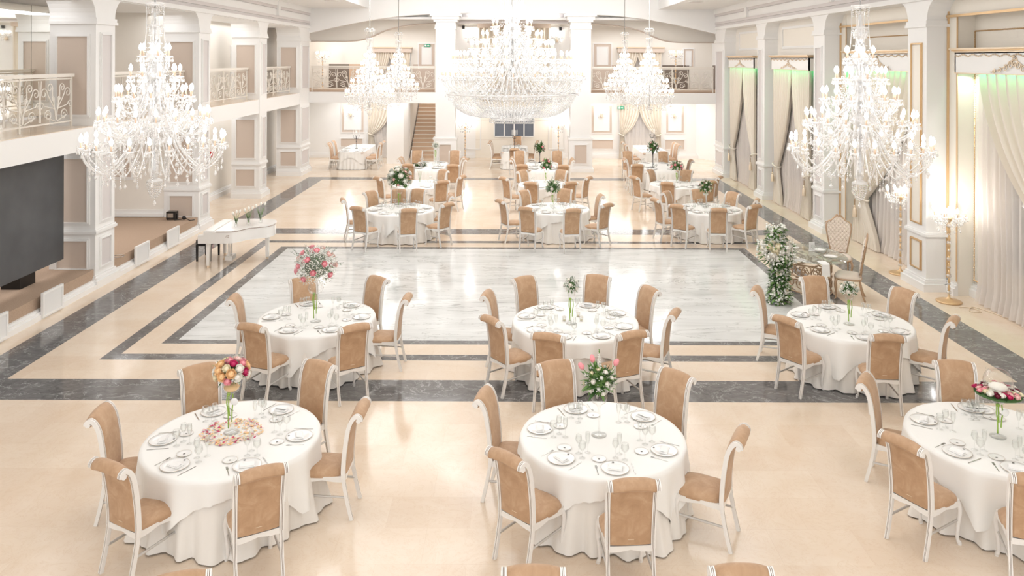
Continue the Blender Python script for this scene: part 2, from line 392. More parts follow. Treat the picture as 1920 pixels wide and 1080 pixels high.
for y0, y1 in ((24.2, 25.4), (26.0, 27.4), (29.6, 30.6), (31.4, 33.0)): panel(wl, 'x', -10.6, 1, y0, y1, 3.6, 5.4, 'taupe', 'white', .07, inner=.12)
struct(wl, 'wall_left')
mr = MB(); y = 12.0
while y < 19.2:
    mr.box(-11.7, -11.66, y+.01, y+1.17, 3.55, 6.25, 'mirror'); y += 1.18
mr.box(-11.7, -11.64, 11.9, 19.25, 3.5, 3.56, 'white')
tag(mr.build('wall_mirror'), 'tall tinted mirror panels on the gallery wall above the stage', 'mirror')
gs = MB()
gs.box(-13.3, -9.075, -2.5, 34.9, 3.02, 3.5, 'white'); gs.box(-13.3, -9.10, -2.5, 34.9, 3.5, 3.512, 'beige')
struct(gs, 'trim_1')
bm = MB()
for sx in (-1, 1):
    x = sx*(9.05 if sx < 0 else 8.95)
    bm.box(x, x+sx*1.9, -2.5, 34.9, 6.3, 7.3, 'white')
    for z0, z1, d, mt in ((6.3, 6.42, .06, 'white'), (6.42, 6.50, .02, 'lav'), (6.52, 6.62, .05, 'lav'), (6.62, 6.85, .03, 'white'), (6.88, 6.98, .05, 'lav'), (6.98, 7.2, .10, 'white')):
        bm.box(x, x-sx*d, -2.5, 34.9, z0, z1, mt)
    for yy in (6, 14, 22, 30): bm.box(x, x-sx*.12, yy, yy+.25, 6.62, 7.2, 'white')
struct(bm, 'trim_2')
ce = MB()
ce.box(-13.4, 11, -2.5, 41, 7.7, 7.8, 'ceiling')
for sx in (-1, 1): ce.box(sx*6.4, sx*11, -2.5, 34.9, 7.2, 7.3, 'ceiling'); ce.box(sx*6.4, sx*6.5, -2.5, 34.9, 7.3, 7.7, 'ceiling')
ce.box(-13.4, -9.1, -2.5, 35.2, 6.28, 6.34, 'ceiling')
struct(ce, 'ceiling')
for sx in (-1, 1):
    t = thing('ceiling_vent', 'round grey vent set in the ceiling ledge on the %s side' % ('stage' if sx < 0 else 'curtain'), 'vent', (sx*6.9, 29.95, 7.2))
    b = MB(); b.lathe([(.30, 0), (.30, -.03), (.25, -.035), (.25, 0)], 'white', 20); b.build('vent_ring', t)
    b = MB(); b.lathe([(.001, -.01), (.25, -.01)], 'taupe', 20)
    for k in (-2, -1, 0, 1, 2): b.box(-.2, .2, k*.08-.01, k*.08+.01, -.02, -.01, 'lav')
    b.build('grille', t)

# stage
st = MB()
for y0, y1 in ((-2.5, 17.1), (17.92, 22.72)):
    st.box(-13.2, -9.08, y0, y1, 0, .40, 'carpet')
st.box(-13.2, -10.06, 17.1, 17.92, 0, .40, 'carpet')
mouldrun(st, 'x', -9.08, 1, -2.5, 17.05, 0, ((0, .10, .12), (.10, .15, .09), (.15, .19, .05)))
mouldrun(st, 'x', -9.08, 1, 17.95, 22.7, 0, ((0, .10, .12), (.10, .15, .09), (.15, .19, .05)))
struct(st, 'floor_stage')
pls = ['first from the front', 'second from the front', 'third from the front', 'last before the piano']
for k, (px0, px1) in enumerate(((-30, 18), (83, 121), (257, 282), (317, 338))):
    y0 = 8.93*F/(PX-px0); y1 = 8.93*F/(PX-px1)
    v = thing('floor_vent', 'square white vent cover on the stage riser, '+pls[k], 'vent', (-8.95, (y0+y1)/2, .03))
    b = MB(); L_ = (y1-y0)/2
    b.box(-.03, .02, -L_, L_, 0, .04, 'white'); b.box(-.03, .02, -L_, L_, .43, .47, 'white'); b.box(-.03, .02, -L_, -L_+.04, .04, .43, 'white'); b.box(-.03, .02, L_-.04, L_, .04, .43, 'white'); b.build('frame', v)
    b = MB(); b.box(-.03, .005, -L_+.04, L_-.04, .04, .43, 'vent'); b.build('cover', v)
t = thing('led_screen', 'huge dark grey display screen standing on the carpeted stage', 'screen', (-9.62, 12, .4))
b = MB(); b.box(-.12, 0, .6, 4.9, .28, 2.6, 'screen')
b.build('display_panel', t)
for yy in (.8, 2.2, 3.6):
    b = MB(); b.box(-.5, -.12, yy, yy+.5, 0, .28, 'black'); b.box(-.25, -.12, yy, yy+.1, .28, 2.5, 'darkmetal'); b.build('support_leg', t)
X, Y = at(323, 412, .4)
t = thing('stage_light', 'small black box light on the stage carpet beside the column', 'lamp', (X, Y, .4))
b = MB(); b.box(-.13, .13, -.1, .1, .04, .24, 'black'); b.build('housing', t); b = MB(); b.box(-.09, .07, -.108, -.1, .08, .2, 'silver'); b.build('lens', t)
b = MB(); b.box(-.15, -.13, -.03, .03, 0, .18, 'black'); b.box(.13, .15, -.03, .03, 0, .18, 'black'); b.build('bracket', t)
X, Y = at(345, 413, .4)
b = MB(); b.tube(spline([(X-.25, Y-.05, .415), (X-.1, Y+.05, .42), (X, Y, .46), (X+.08, Y, .44), (X+.2, Y-.08, .415), (X+.3, Y, .415)]), [.012]*40+[.012], 'black'); b.ball((X, Y, .47), .06, 'black')
tag(b.build('cable'), 'short coil of black cable on the stage carpet', 'cable')
X, Y = at(222, 481, .4)
b = MB(); b.tube([(X+.12*cos(a), Y+.12*sin(a), .41) for a in [k*.4 for k in range(18)]], .008, 'silver', 4)
tag(b.build('cable_loop'), 'thin pale cable loop lying at the stage edge', 'cable')

# ---------------------------------------------------------------- scroll railings
def spiral(c, r, a0, turns, sgn=1, n=14):
    return [(c[0]+r*(1-.8*k/n)*cos(a0+sgn*2*pi*turns*k/n), c[1]+r*(1-.8*k/n)*sin(a0+sgn*2*pi*turns*k/n)) for k in range(n+1)]
def scrolls(mb, L, h, P):
    """fan-and-scroll ironwork over length L; P maps (u, z) to 3-D"""
    n = max(1, round(L/1.15)); w = L/n
    for k in range(n):
        c = w*(k+.5)
        for s in (-1, 1):
            for r0, (ex, ez), sr in ((0, (.20, .80), .10), (0, (.38, .68), .12), (0, (.46, .40), .09), (0, (.10, .55), .05)):
                ex_, ez_ = c+s*ex*w, ez*h
                st = [(c+s*.01, .05*h), (c+s*.04*w, .3*h), (c+s*(.04+.45*(ex-.04))*w, .3*h+(ez_-.3*h)*.62)]
                sp = spiral((ex_, ez_), sr*min(w, 1), pi if s > 0 else 0, 1.25, -s)
                pts = [p[:2] for p in spline([(a, b, 0) for a, b in st]+[(sp[0][0], sp[0][1], 0)], 4)]+sp[1:]
                mb.tube([P(a, b) for a, b in pts], .0135, 'palewhite', 4, caps=False)
            sp = spiral((c+s*.25*w, .17*h), .13*min(w, 1), 0 if s > 0 else pi, 1.4, s)
            mb.tube([P(a, b) for a, b in [(c+s*.03*w, .03*h)]+sp], .0135, 'palewhite', 4, caps=False)
            mb.tube([P(c+s*(.5*w-.02), 0.04*h), P(c+s*(.49*w), .5*h), P(c+s*(.46*w), .97*h)], .0135, 'palewhite', 4, caps=False)
M['palewhite'] = mat('ivory_iron', (.80, .745, .67), .4)
def railing(x0, y0, x1, y1, label):
    L_ = sqrt((x1-x0)**2+(y1-y0)**2); t = thing('balcony_railing', label, 'railing', (x0, y0, 3.5), atan2(y1-y0, x1-x0), None)
    P = lambda a, b: (a, 0, .14+b)
    b = MB(); b.box(-.03, L_+.03, -.06, .06, 1.08, 1.15, 'palewhite'); b.build('handrail', t)
    b = MB(); b.box(0, L_, -.015, .015, .12, .15, 'palewhite'); b.box(0, L_, -.015, .015, 1.03, 1.06, 'palewhite'); b.build('rail', t)
    b = MB(); scrolls(b, L_, .9, P); b.build('scrollwork', t)
    n = max(1, round(L_/1.9))
    for k in range(n+1):
        b = MB(); u = L_*k/n; b.box(u-.02, u+.02, -.02, .02, 0, 1.08, 'palewhite'); b.build('post', t)
railing(-9.5, 8.0, -9.5, 16.95, 'white scroll iron railing above the dark stage screen')
railing(-9.5, 17.95, -9.5, 22.65, 'white scroll iron railing behind the large chandelier over the stage')
railing(-9.5, 23.6, -9.5, 28.1, 'white scroll iron railing between second and third gallery columns')
railing(-9.5, 29.0, -9.5, 33.45, 'short white scroll iron railing beside the last gallery column')
railing(-9.0, 35.25, -3.5, 35.25, 'white scroll iron railing above the long table by the stairs')
railing(3.45, 35.25, 8.9, 35.25, 'white scroll iron railing above the table by the tied curtains')

# ---------------------------------------------------------------- far arch wall and far rooms
aw = MB()
def arch(x):
    a = abs(x)
    return 6.1+(6.95-6.1)*sin(min(1, max(0, (9.05-a)/5.7))*pi/2) if a > 3.4 else 6.95+.10*(1-(x/3.4)**2)
n = 60; xsA = [lerp(-9.3, 9.2, k/n) for k in range(n+1)]
for k in range(n):
    a, b = xsA[k], xsA[k+1]; za, zb = arch(a), arch(b)
    v = [(a, 34.9, za), (b, 34.9, zb), (b, 34.9, 7.75), (a, 34.9, 7.75), (a, 35.3, za), (b, 35.3, zb), (b, 35.3, 7.75), (a, 35.3, 7.75)]
    aw.add(v, [(0, 1, 2, 3), (4, 5, 1, 0), (7, 6, 5, 4)], 'white')
    if abs(a) < 3.3 and abs(b) < 3.4:
        v = [(a, 35.9, za-.42), (b, 35.9, zb-.42), (b, 35.9, 7.6), (a, 35.9, 7.6), (a, 36.3, za-.42), (b, 36.3, zb-.42)]
        aw.add(v, [(0, 1, 2, 3), (4, 5, 1, 0)], 'lav')
aw.box(-10.8, -3.45, 34.9, 41, 3.02, 3.5, 'white'); aw.box(3.42, 10.2, 34.9, 41, 3.02, 3.5, 'white')
aw.box(-10.8, -3.45, 35.0, 41, 3.5, 3.51, 'carpet'); aw.box(3.42, 10.2, 35.0, 41, 3.5, 3.51, 'carpet')
aw.box(-11, 10.3, 35.3, 41, 6.75, 6.85, 'ceiling')
# wave-edged ceiling drop above the far galleries
for sx in (-1, 1):
    pts = [(3.42, 6.62), (4.4, 6.56), (5.2, 6.46), (5.9, 6.28), (6.5, 6.02), (7.0, 5.84), (7.6, 5.76), (8.4, 5.75), (10.2, 5.75)]
    pts = [p[:2] for p in spline([(a, b, 0) for a, b in pts], 4)]
    aw.prism([(sx*a, b) for a, b in pts]+[(sx*10.2, 6.8), (sx*3.42, 6.8)], 'y', 36.6, 36.9, 'cream')
    aw.prism([(sx*a, b+.0) for a, b in pts]+[(sx*a, b+.04) for a, b in reversed(pts)], 'y', 36.55, 36.6, 'taupe')
struct(aw, 'wall_far')

YB = 39.8
def bx_(px, py): return aty(px, py, YB)
wb = MB()
wb.box(-11, -5.2, YB, YB+.2, 0, 7.7, 'cream'); wb.box(-3.45, 10.3, YB, YB+.2, 0, 7.7, 'cream'); wb.box(-5.2, -3.45, YB, YB+.2, 3.0, 7.7, 'cream')
wb.box(-5.3, -5.2, YB+.2, 45, 0, 6, 'cream'); wb.box(-3.45, -3.35, YB+.2, 45, 0, 6, 'cream'); wb.box(-5.3, -3.35, 44.9, 45, 0, 6, 'stairs')
def bp(px0, px1, py0, py1, fill='taupe', inner=None, fw=.05, Y=YB):
    xa, za = aty(px0, py0, Y); xb, zb = aty(px1, py1, Y); panel(wb, 'y', Y, -1, xa, xb, zb, za, fill, 'white', fw, inner=inner)
wb.box(-11, -5.2, YB-.02, YB, 0, 3.0, 'white'); wb.box(3.3, 10.3, YB-.02, YB, 0, 3.0, 'white')
bp(641, 682, 193, 248, 'taupe', .14, Y=YB-.02); bp(639, 680, 260, 275, Y=YB-.02)
bp(1109, 1147, 198, 250, 'taupe', .14, Y=YB-.02); bp(1109, 1149, 262, 279, Y=YB-.02)
bp(1249, 1282, 198, 250, 'taupe', .14, Y=YB-.02); bp(1247, 1283, 262, 280, Y=YB-.02)
for A in ((-11, -5.3), (-3.4, -1.95), (1.95, 10)): mouldrun(wb, 'y', YB-.02, -1, *A, 0, ((0, .16, .1), (.16, .22, .06), (.22, .26, .03)))
# upper doors with cream centres
bp(785, 815, 82, 128, 'taupe', .18); bp(1113, 1146, 82, 128, 'taupe', .18); bp(1282, 1300, 92, 128, 'taupe', .12)
# darker low wainscot behind the gallery railings
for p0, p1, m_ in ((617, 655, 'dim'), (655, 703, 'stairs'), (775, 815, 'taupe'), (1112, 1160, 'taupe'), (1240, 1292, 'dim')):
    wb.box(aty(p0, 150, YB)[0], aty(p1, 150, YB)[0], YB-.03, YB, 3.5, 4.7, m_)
wr0 = 0
# centre bay
wb.box(-3.1, -1.05, YB-.06, YB, 0, 6.6, 'white'); wb.box(1.1, 3.1, YB-.06, YB, 0, 6.6, 'white')
bp(873, 900, 214, 279, 'white', Y=YB-.06); bp(1030, 1058, 214, 279, 'white', Y=YB-.06)
for z in (.9, 1.9, 2.75): wb.box(-1.9, 1.95, YB-.075, YB-.06, z, z+.02, 'taupe')
wb.box(-1.9, 1.95, YB-.07, YB-.05, 0, 3.3, 'wallpaper')
struct(wb, 'wall_back')
# side wall of the far room, curtain side, with a chamfered corner
wr = MB()
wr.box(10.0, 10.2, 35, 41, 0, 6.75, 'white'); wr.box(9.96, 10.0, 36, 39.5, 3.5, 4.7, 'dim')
wr.add([(9.2, 39.8, 0), (10.0, 38.9, 0), (10.0, 38.9, 3.0), (9.2, 39.8, 3.0)], [(0, 1, 2, 3)], 'white')
panel(wr, 'x', 10.0, -1, 36.6, 37.9, 1.45, 2.75, 'lav', 'white', .06, inner=.1); panel(wr, 'x', 10.0, -1, 36.6, 37.9, .42, 1.02, 'lav', 'white', .06)
mouldrun(wr, 'x', 10.0, -1, 35, 39, 0, ((0, .16, .1), (.16, .22, .06), (.22, .26, .03)))
# curtain-side hall wall: recessed for the first two bays
wr.box(9.8, 10.0, -2.5, 23.0, 0, 7.2, 'wallpaper'); wr.box(9.42, 9.6, 23.0, 35, 0, 7.2, 'cream')
for y0, y1 in ((24.0, 27.8), (29.3, 33.1)): panel(wr, 'x', 9.42, -1, y0+.25, y1-.25, 5.45, 6.05, 'wallpaper', 'white', .08)
for y in YC[:3]:      # cream returns either side of the columns
    wr.box(9.42, 9.8, y-.35, y+CW+.35, 0, 6.3, 'wallpaper')
mouldrun(wr, 'x', 9.8, -1, -2.5, 23, 0, ((0, .16, .12), (.16, .22, .08), (.22, .27, .04)))
for y in YC[:3]: mouldrun(wr, 'x', 9.42, -1, y-.40, y+CW+.40, 0, ((0, .16, .10), (.16, .22, .06), (.22, .26, .03)))
for y0, y1 in ((12.8, 16.75), (18.3, 22.35)):
    # textured, beaded wallpaper strip at the bay's inner end
    a, b = (16.15, 16.72) if y0 < 15 else (18.32, 18.9)
    wr.box(9.785, 9.8, a, b, .3, 4.9, 'tex')
def rope(mb, p, q, r=.022, m='gold', d=.05):
    p = Vector(p); q = Vector(q); L_ = (q-p).length; n = int(L_/d); t = (q-p)/max(n, 1)
    mb.tube([p, q], r*.55, m, 5)
    for k in range(n): mb.gem(p+t*(k+.5), r, m, 1)
for y0, y1 in ((12.8, 16.75), (18.3, 22.35)):
    for y in (y0, y1):
        rope(wr, (9.79, y, .32), (9.79, y, 5.62)); 
    for y, s in ((y0, 1), (y1, -1)): wr.box(9.405, 9.42, y-.02, y+.02, .3, 5.95, 'gold')
    rope(wr, (9.79, y0, 5.62), (9.79, y1, 5.62), .02); wr.box(9.36, 9.42, y0-.35, y1+.35, 5.92, 5.97, 'gold')
    wr.box(9.42, 9.8, y0, y1, 5.97, 6.3, 'wallpaper')
    rope(wr, (9.77, y0 if y0 > 15 else y1, .34), (9.77, (y0+.6) if y0 > 15 else (y1-.6), .34), .02)
    c = YC[1]
for y in (YC[1]-.02, YC[2]-.02, YC[1]+CW+.02, YC[0]+CW+.02): wr.box(9.38, 9.42, y-.02, y+.02, .3, 6.2, 'gold')
struct(wr, 'wall_right')

# windows behind the sheers
def window(n, ax, pl, a0, a1, z0, z1, sg=-1, nx=4, nz=4, fill='night'):
    mb = MB()
    def bx(a, b, c, e, t0, t1, m):
        if ax == 'x': mb.box(pl+sg*t0, pl+sg*t1, a, b, c, e, m)
        else: mb.box(a, b, pl+sg*t0, pl+sg*t1, c, e, m)
    bx(a0, a1, z0, z1, 0, .02, fill); t = .05
    for k in range(nx+1): a = lerp(a0, a1, k/nx); bx(a-t*.6, a+t*.6, z0, z1, 0, .06, 'white')
    for k in range(nz+1): z = lerp(z0, z1, k/nz); bx(a0, a1, z-t*.6, z+t*.6, 0, .06, 'white')
    struct(mb, 'window_%d' % n)
window(1, 'x', 9.8, 12.9, 15.4, .9, 4.4, nx=5, nz=5); window(2, 'x', 9.8, 19.4, 21.9, .9, 4.4, nx=5, nz=5)
window(3, 'x', 9.42, 24.8, 27.2, 1.0, 4.4); window(4, 'x', 9.42, 30.2, 32.8, 1.0, 4.4)
a, z1 = aty(927, 216, YB); b, z0 = aty(1001, 256, YB); window(5, 'y', YB-.07, a, b, z0, z1+.3, nx=4, nz=2)
a, z1 = aty(1180, 196, YB); b, z0 = aty(1218, 259, YB); window(6, 'y', YB-.02, a, b, z0, z1, nx=3, nz=4)
a, z1 = aty(716, 196, YB); b, z0 = aty(740, 257, YB); window(7, 'y', YB-.02, a, b, z0, z1, nx=2, nz=4)
a, z1 = aty(702, 92, YB); b, z0 = aty(770, 133, YB); window(8, 'y', YB, a, b, z0, z1, nx=4, nz=2)
a, z1 = aty(1160, 92, YB); b, z0 = aty(1240, 133, YB); window(9, 'y', YB, a, b, z0, z1, nx=4, nz=2)
a, z1 = aty(900, 46, YB); b, z0 = aty(1028, 120, YB); window(10, 'y', YB, a, b, z0, z1, nx=5, nz=3)

# staircase behind the far gallery
ss = MB(); n = 17
for k in range(n):
    ss.box(-5.15, -3.5, 39.5+k*.27, 39.5+n*.27, k*.18, (k+1)*.18, 'stairs'); ss.box(-5.15, -3.5, 39.47+k*.27, 39.52+k*.27, (k+1)*.18-.03, (k+1)*.18, 'cream')
tag(ss.build('staircase'), 'tan marble staircase rising beyond the far column', 'staircase')
s2 = MB(); s2.prism([(37.4, 0), (39.7, 0), (39.7, 3.02), (37.4, 3.02)], 'x', -6.0, -5.2, 'white')
struct(s2, 'wall_stair')
light('AREA', (-4.3, 41.5, 5.5), 40, size=1.5)
# ---------------------------------------------------------------- curtains and pelmets (curtain side)
def sheet(name, parent, fn, nu, nv, m, **kw):
    mb = MB(); mb.grid([[fn(i/nu, j/nv) for j in range(nv+1)] for i in range(nu+1)], m); return mb.build(name, parent, **kw)
def place(ax, pl, sg, a, off, z): return (pl+sg*off, a, z) if ax == 'x' else (a, pl+sg*off, z)
def sheer(ax, pl, sg, a0, a1, zt, label, zb=.02, folds=None, m='sheer', amp=.05):
    t = thing('sheer_curtain', label, 'curtain', place(ax, pl, sg, (a0+a1)/2, 0, 0)); ox, oy, oz = t.location
    fo = folds or int(abs(a1-a0)*5); rnd = random.Random(int(abs(a0)*97)); ph = [rnd.uniform(0, 6) for _ in range(4)]
    def fn(u, v):
        z = zt+(zb-zt)*v; s = u+.012*sin(7*v+ph[0])*sin(3*pi*u)
        off = .03+amp*(.6+.5*v)*(sin(2*pi*fo*s+.6*sin(5*u+ph[1]))+.35*sin(2*pi*fo*2.3*s+ph[2]))+(.06*max(0, v-.93)/.07)
        p = place(ax, pl, sg, a0+(a1-a0)*u, off, z); return (p[0]-ox, p[1]-oy, p[2]-oz)
    sheet('curtain_fabric', t, fn, fo*12, 14, m)
    b = MB(); p = place(ax, pl, sg, a0, 0, zt); q = place(ax, pl, sg, a1, .02, zt)
    b.tube([(p[0]-ox, p[1]-oy, p[2]-oz), (q[0]-ox, q[1]-oy, q[2]-oz)], .015, 'silver', 6); b.build('rod', t); return t
def drape(ax, pl, sg, a_out, a_in, zt, tie, label, folds=9, gather=.22, amp=.07, m='drape', tassel=True, zb=.02):
    """hangs from a_out..a_in at the top, pulled to a_out at height tie, then falls to the floor"""
    t = thing('tied_drape', label, 'curtain', place(ax, pl, sg, a_out, 0, 0)); ox, oy, oz = t.location; d = a_in-a_out
    def fn(u, v):
        z = zt+(zb-zt)*v
        if z > tie:
            k = (zt-z)/(zt-tie); w_in = 1-(1-gather)*k**1.7; w0 = .04*k; 
        else:
            k = (tie-z)/(tie-zb); w_in = gather+(.16+.10*k)*sin(k*pi/2)*.9; w0 = .04-.04*k
        a = a_out+d*(w0+(w_in-w0)*u); sq = min(1, .55+.6*(w_in-w0))
        off = .05+amp*sq*(sin(2*pi*folds*u+1)+.3*sin(2*pi*folds*2.1*u+2*v))
        sag = (.18*sin(min(1, max(0, (zt-z)/(zt-tie)))*pi)*(u**1.5)) if z > tie else 0
        p = place(ax, pl, sg, a, off, z-sag); return (p[0]-ox, p[1]-oy, p[2]-oz)
    sheet('drape_fabric', t, fn, folds*8, 30, m)
    b = MB(); w = d*gather; ring = []
    for k in range(17):
        an = 2*pi*k/16; p = place(ax, pl, sg, a_out+w*(.55+.62*cos(an)), .06+.13*sin(an), tie+.05-.07*cos(an)*(1 if d > 0 else 1)); ring.append((p[0]-ox, p[1]-oy, p[2]-oz))
    b.tube(ring, .022, 'drape', 6); b.build('tieback', t)
    if tassel:
        b = MB(); p = place(ax, pl, sg, a_out+w*.5, .2, tie-.05); c = (p[0]-ox, p[1]-oy, p[2]-oz)
        b.tube([c, (c[0], c[1], c[2]-.18)], .012, 'gold', 5); b.ball((c[0], c[1], c[2]-.2), .04, 'palegold', 8, 6); b.lathe([(.03, -.22), (.055, -.30), (.06, -.48)], 'palegold', 10, c); b.build('tassel', t)
    return t
def crest(mb, ax, pl, sg, a, z, w, h, m='palegold'):
    for s in (-1, 1):
        for k, (u, v, r) in enumerate(((.0, .62, .20), (.16, .42, .17), (.36, .24, .14), (.58, .12, .11), (.82, .06, .10))):
            sp = spiral((a+s*u*w*.5, z+v*h), r*h*1.5, .5*k, 1.3, s, 10)
            mb.tube([place(ax, pl, sg, p, .02+.02*cos(q*9), q) for p, q in sp], [.011*h/.3*(1-.04*i) for i in range(len(sp))], m, 5)
        mb.tube([place(ax, pl, sg, a+s*q*w*.5, .015, z+h*(.75*(1-q)**1.6)) for q in [j/10 for j in range(11)]], .010, m, 5)
    mb.ball(place(ax, pl, sg, a, .04, z+h*.9), .028*h/.3, m, 8, 6)
def pelmet(ax, pl, wall, sg, a0, a1, z0, z1, label, cr=.34):
    mid = (a0+a1)/2; p = place(ax, pl, sg, mid, 0, z0); t = thing('pelmet', label, 'pelmet', p)
    def bx(b, A0, A1, zz0, zz1, f, m, k=None):
        kk = wall if k is None else k
        if ax == 'x': b.box(f-p[0], kk-p[0], A0-p[1], A1-p[1], zz0-p[2], zz1-p[2], m)
        else: b.box(A0-p[0], A1-p[0], f-p[1], kk-p[1], zz0-p[2], zz1-p[2], m)
    b = MB(); bx(b, a0, a1, z0, z1, pl, 'white', pl-sg*.04); bx(b, a0, a0+.04, z0, z1, pl, 'cream'); bx(b, a1-.04, a1, z0, z1, pl, 'cream'); bx(b, a0, a1, z1-.02, z1, pl, 'white'); b.build('box', t)
    b = MB()
    for zz, dd, m in ((0, .02, 'palegold'), (.03, .05, 'gold'), (.06, .085, 'palegold')): bx(b, a0-dd, a1+dd, z1+zz, z1+zz+.03, pl+sg*dd, m)
    b.build('cornice', t)
    b = MB(); n = int(abs(a1-a0)*14)
    for k in range(n):
        aa = lerp(a0+.05, a1-.05, (k+.5)/n); q = place(ax, pl, sg, aa, .012, z1-.06+.02*sin(k*1.25)); b.gem((q[0]-p[0], q[1]-p[1], q[2]-p[2]), .028, 'palegold', .8)
    bx(b, a0, a1, z0, z0+.02, pl+sg*.012, 'palegold', pl); b.build('garland_trim', t)
    b = MB(); crest(b, ax, 0, sg, 0, .05, min(1.5, abs(a1-a0)*.42), cr); b.build('crest', t)
    return t
pelmet('x', 9.36, 9.8, -1, 12.7, 16.75, 4.72, 5.16, 'white pelmet with gilded crest above the sheer curtain nearest the viewer')
pelmet('x', 9.36, 9.8, -1, 18.3, 22.3, 4.72, 5.16, 'white pelmet with gilded crest between the gold trimmed columns')
pelmet('x', 9.05, 9.42, -1, 24.2, 27.75, 4.66, 5.06, 'white pelmet with small crest on the third curtain bay', .26)
pelmet('x', 9.05, 9.42, -1, 29.75, 33.3, 4.66, 5.06, 'white pelmet with small crest on the last curtain bay', .26)
sheer('x', 9.66, -1, 12.3, 16.3, 4.9, 'long sheer cream curtain behind the front tied drape')
sheer('x', 9.66, -1, 18.95, 22.0, 4.9, 'long sheer cream curtain behind the two floor candelabra')
sheer('x', 9.34, -1, 24.3, 27.6, 4.85, 'sheer cream curtain between tied drapes of third bay')
sheer('x', 9.34, -1, 29.8, 33.2, 4.85, 'sheer cream curtain between tied drapes of last bay')
drape('x', 9.52, -1, 12.3, 15.95, 4.88, 1.3, 'cream satin drape sweeping away in the front curtain bay', 12)
drape('x', 9.52, -1, 21.9, 18.6, 4.88, 1.25, 'cream satin drape sweeping behind the tall tufted chair', 11)
for y0, y1, nm in ((24.35, 27.65, 'third'), (29.9, 33.2, 'last')):
    c = (y0+y1)/2
    drape('x', 9.24, -1, y0, c+.06, 4.82, 1.3, 'front half of the cream drape pair in the %s curtain bay' % nm, 8)
    drape('x', 9.22, -1, y1, c-.06, 4.82, 1.3, 'rear half of the cream drape pair in the %s curtain bay' % nm, 8)
# green LED strips behind the pelmets and small warm spots in the bays
for y0, y1, X in ((12.9, 16.0, 9.46), (18.6, 22.2, 9.46), (24.3, 27.6, 9.12), (29.8, 33.2, 9.12)):
    light('AREA', (X, (y0+y1)/2, 4.95), 30, (.10, 1, .36), .05, (0, radians(8), 0), y1-y0, name='green_led_strip')
light('SPOT', (9.5, 16.6, 4.95), 45, (1, .98, .93), .05); light('SPOT', (9.5, 18.55, 4.95), 45, (1, .98, .93), .05)
for o in COL.objects:
    if o.type == 'LIGHT' and o.data.type == 'SPOT': o.data.spot_size = 1.6; o.data.spot_blend = .8

# far curtains on the back wall
def back_drapes(px0, px1, pm, y0, y1, nm, tie_f=.42, both=True, Y=YB-.12, only=None, floor=True):
    x0, zt = aty(px0, y0, Y); x1, _ = aty(px1, y0, Y); xm, _ = aty(pm, y0, Y); zb = .02 if floor else aty(px0, y1, Y)[1]
    if only != 'b': drape('y', Y-.04, -1, x0, xm+.05, zt, 1.15 if floor else zb+.1, 'cream drape gathered on the stage side of '+nm, 7, amp=.05, tassel=False, zb=zb)
    if only != 'a': drape('y', Y-.03, -1, x1, xm-.05, zt, 1.15 if floor else zb+.1, 'cream drape gathered on the curtain-bay side of '+nm, 7, amp=.05, tassel=False, zb=zb)
    sheer('y', Y+.03, -1, x0+.05, x1-.05, zt, 'sheer curtain over '+nm, zb=zb, amp=.025)
back_drapes(1160, 1240, 1199, 193, 297, 'the lower far window by the wall lamps')
back_drapes(690, 757, 733, 193, 297, 'the lower far window beside the stairs')
back_drapes(702, 770, 731, 92, 150, 'the gallery window above the long table', floor=False)
back_drapes(1160, 1240, 1195, 92, 150, 'the gallery window on the curtain side', floor=False)
back_drapes(898, 1030, 964, 48, 190, 'the tall window behind the great chandelier', floor=False)
for px0, px1, py, nm in ((698, 773, 91, 'above the long table gallery'), (1157, 1244, 91, 'on the curtain side gallery'), (896, 1032, 45, 'behind the great chandelier')):
    a, z = aty(px0, py, YB); b, _ = aty(px1, py, YB)
    t = thing('curtain_valance', 'plain taupe fabric valance '+nm, 'valance', ((a+b)/2, YB-.3, z-.2))
    m_ = MB(); w = (b-a)/2; m_.box(-w, w, 0, .28, 0, .22, 'taupe'); m_.build('valance_board', t)
    m_ = MB(); m_.box(-w-.03, w+.03, -.03, .28, .22, .26, 'gold'); m_.build('top_trim', t)

# exit signs
for px, py, Y, nm in ((801, 85.5, YB-.03, 'over the taupe gallery door'), (1164, 202, YB-.3, 'beside the lower far window')):
    x, z = aty(px, py, Y); t = thing('exit_sign', 'small green exit sign '+nm, 'sign', (x, Y, z))
    b = MB(); b.box(-.16, .16, -.03, .0, -.07, .07, 'green'); b.build('sign_box', t)
    b = MB(); b.box(-.12, -.04, -.033, -.03, -.045, .045, 'china'); b.prism([(0, -.015), (.06, -.015), (.06, -.04), (.12, 0), (.06, .04), (.06, .015), (0, .015)], 'y', -.034, -.03, 'china'); b.build('pictogram', t)
x, z = aty(1340, 224, 36.9)
b = MB(); b.box(9.93, 9.99, 36.4, 36.55, z-.08, z+.08, 'redbox'); tag(b.build('fire_alarm'), 'small red alarm box on the far curtain-side wall', 'alarm')
y, z = atx(397, 289, -10.55); b = MB(); b.box(-10.58, -10.5, y-.08, y+.08, z-.1, z+.1, 'redbox'); tag(b.build('fire_alarm'), 'small red alarm box on the wall behind the gallery columns', 'alarm')
for px, py in ((869, 51), (1051, 54)):
    x, z = aty(px, py, YB-.2); b = MB(); b.box(x-.06, x+.06, YB-.2, YB-.06, z-.08, z+.08, 'black'); b.box(x-.02, x+.02, YB-.1, YB, z-.02, z+.02, 'black')
    tag(b.build('wall_speaker'), 'tiny black speaker high on the wall beside the great chandelier, %s side' % ('stairs' if px < 900 else 'curtain'), 'speaker')

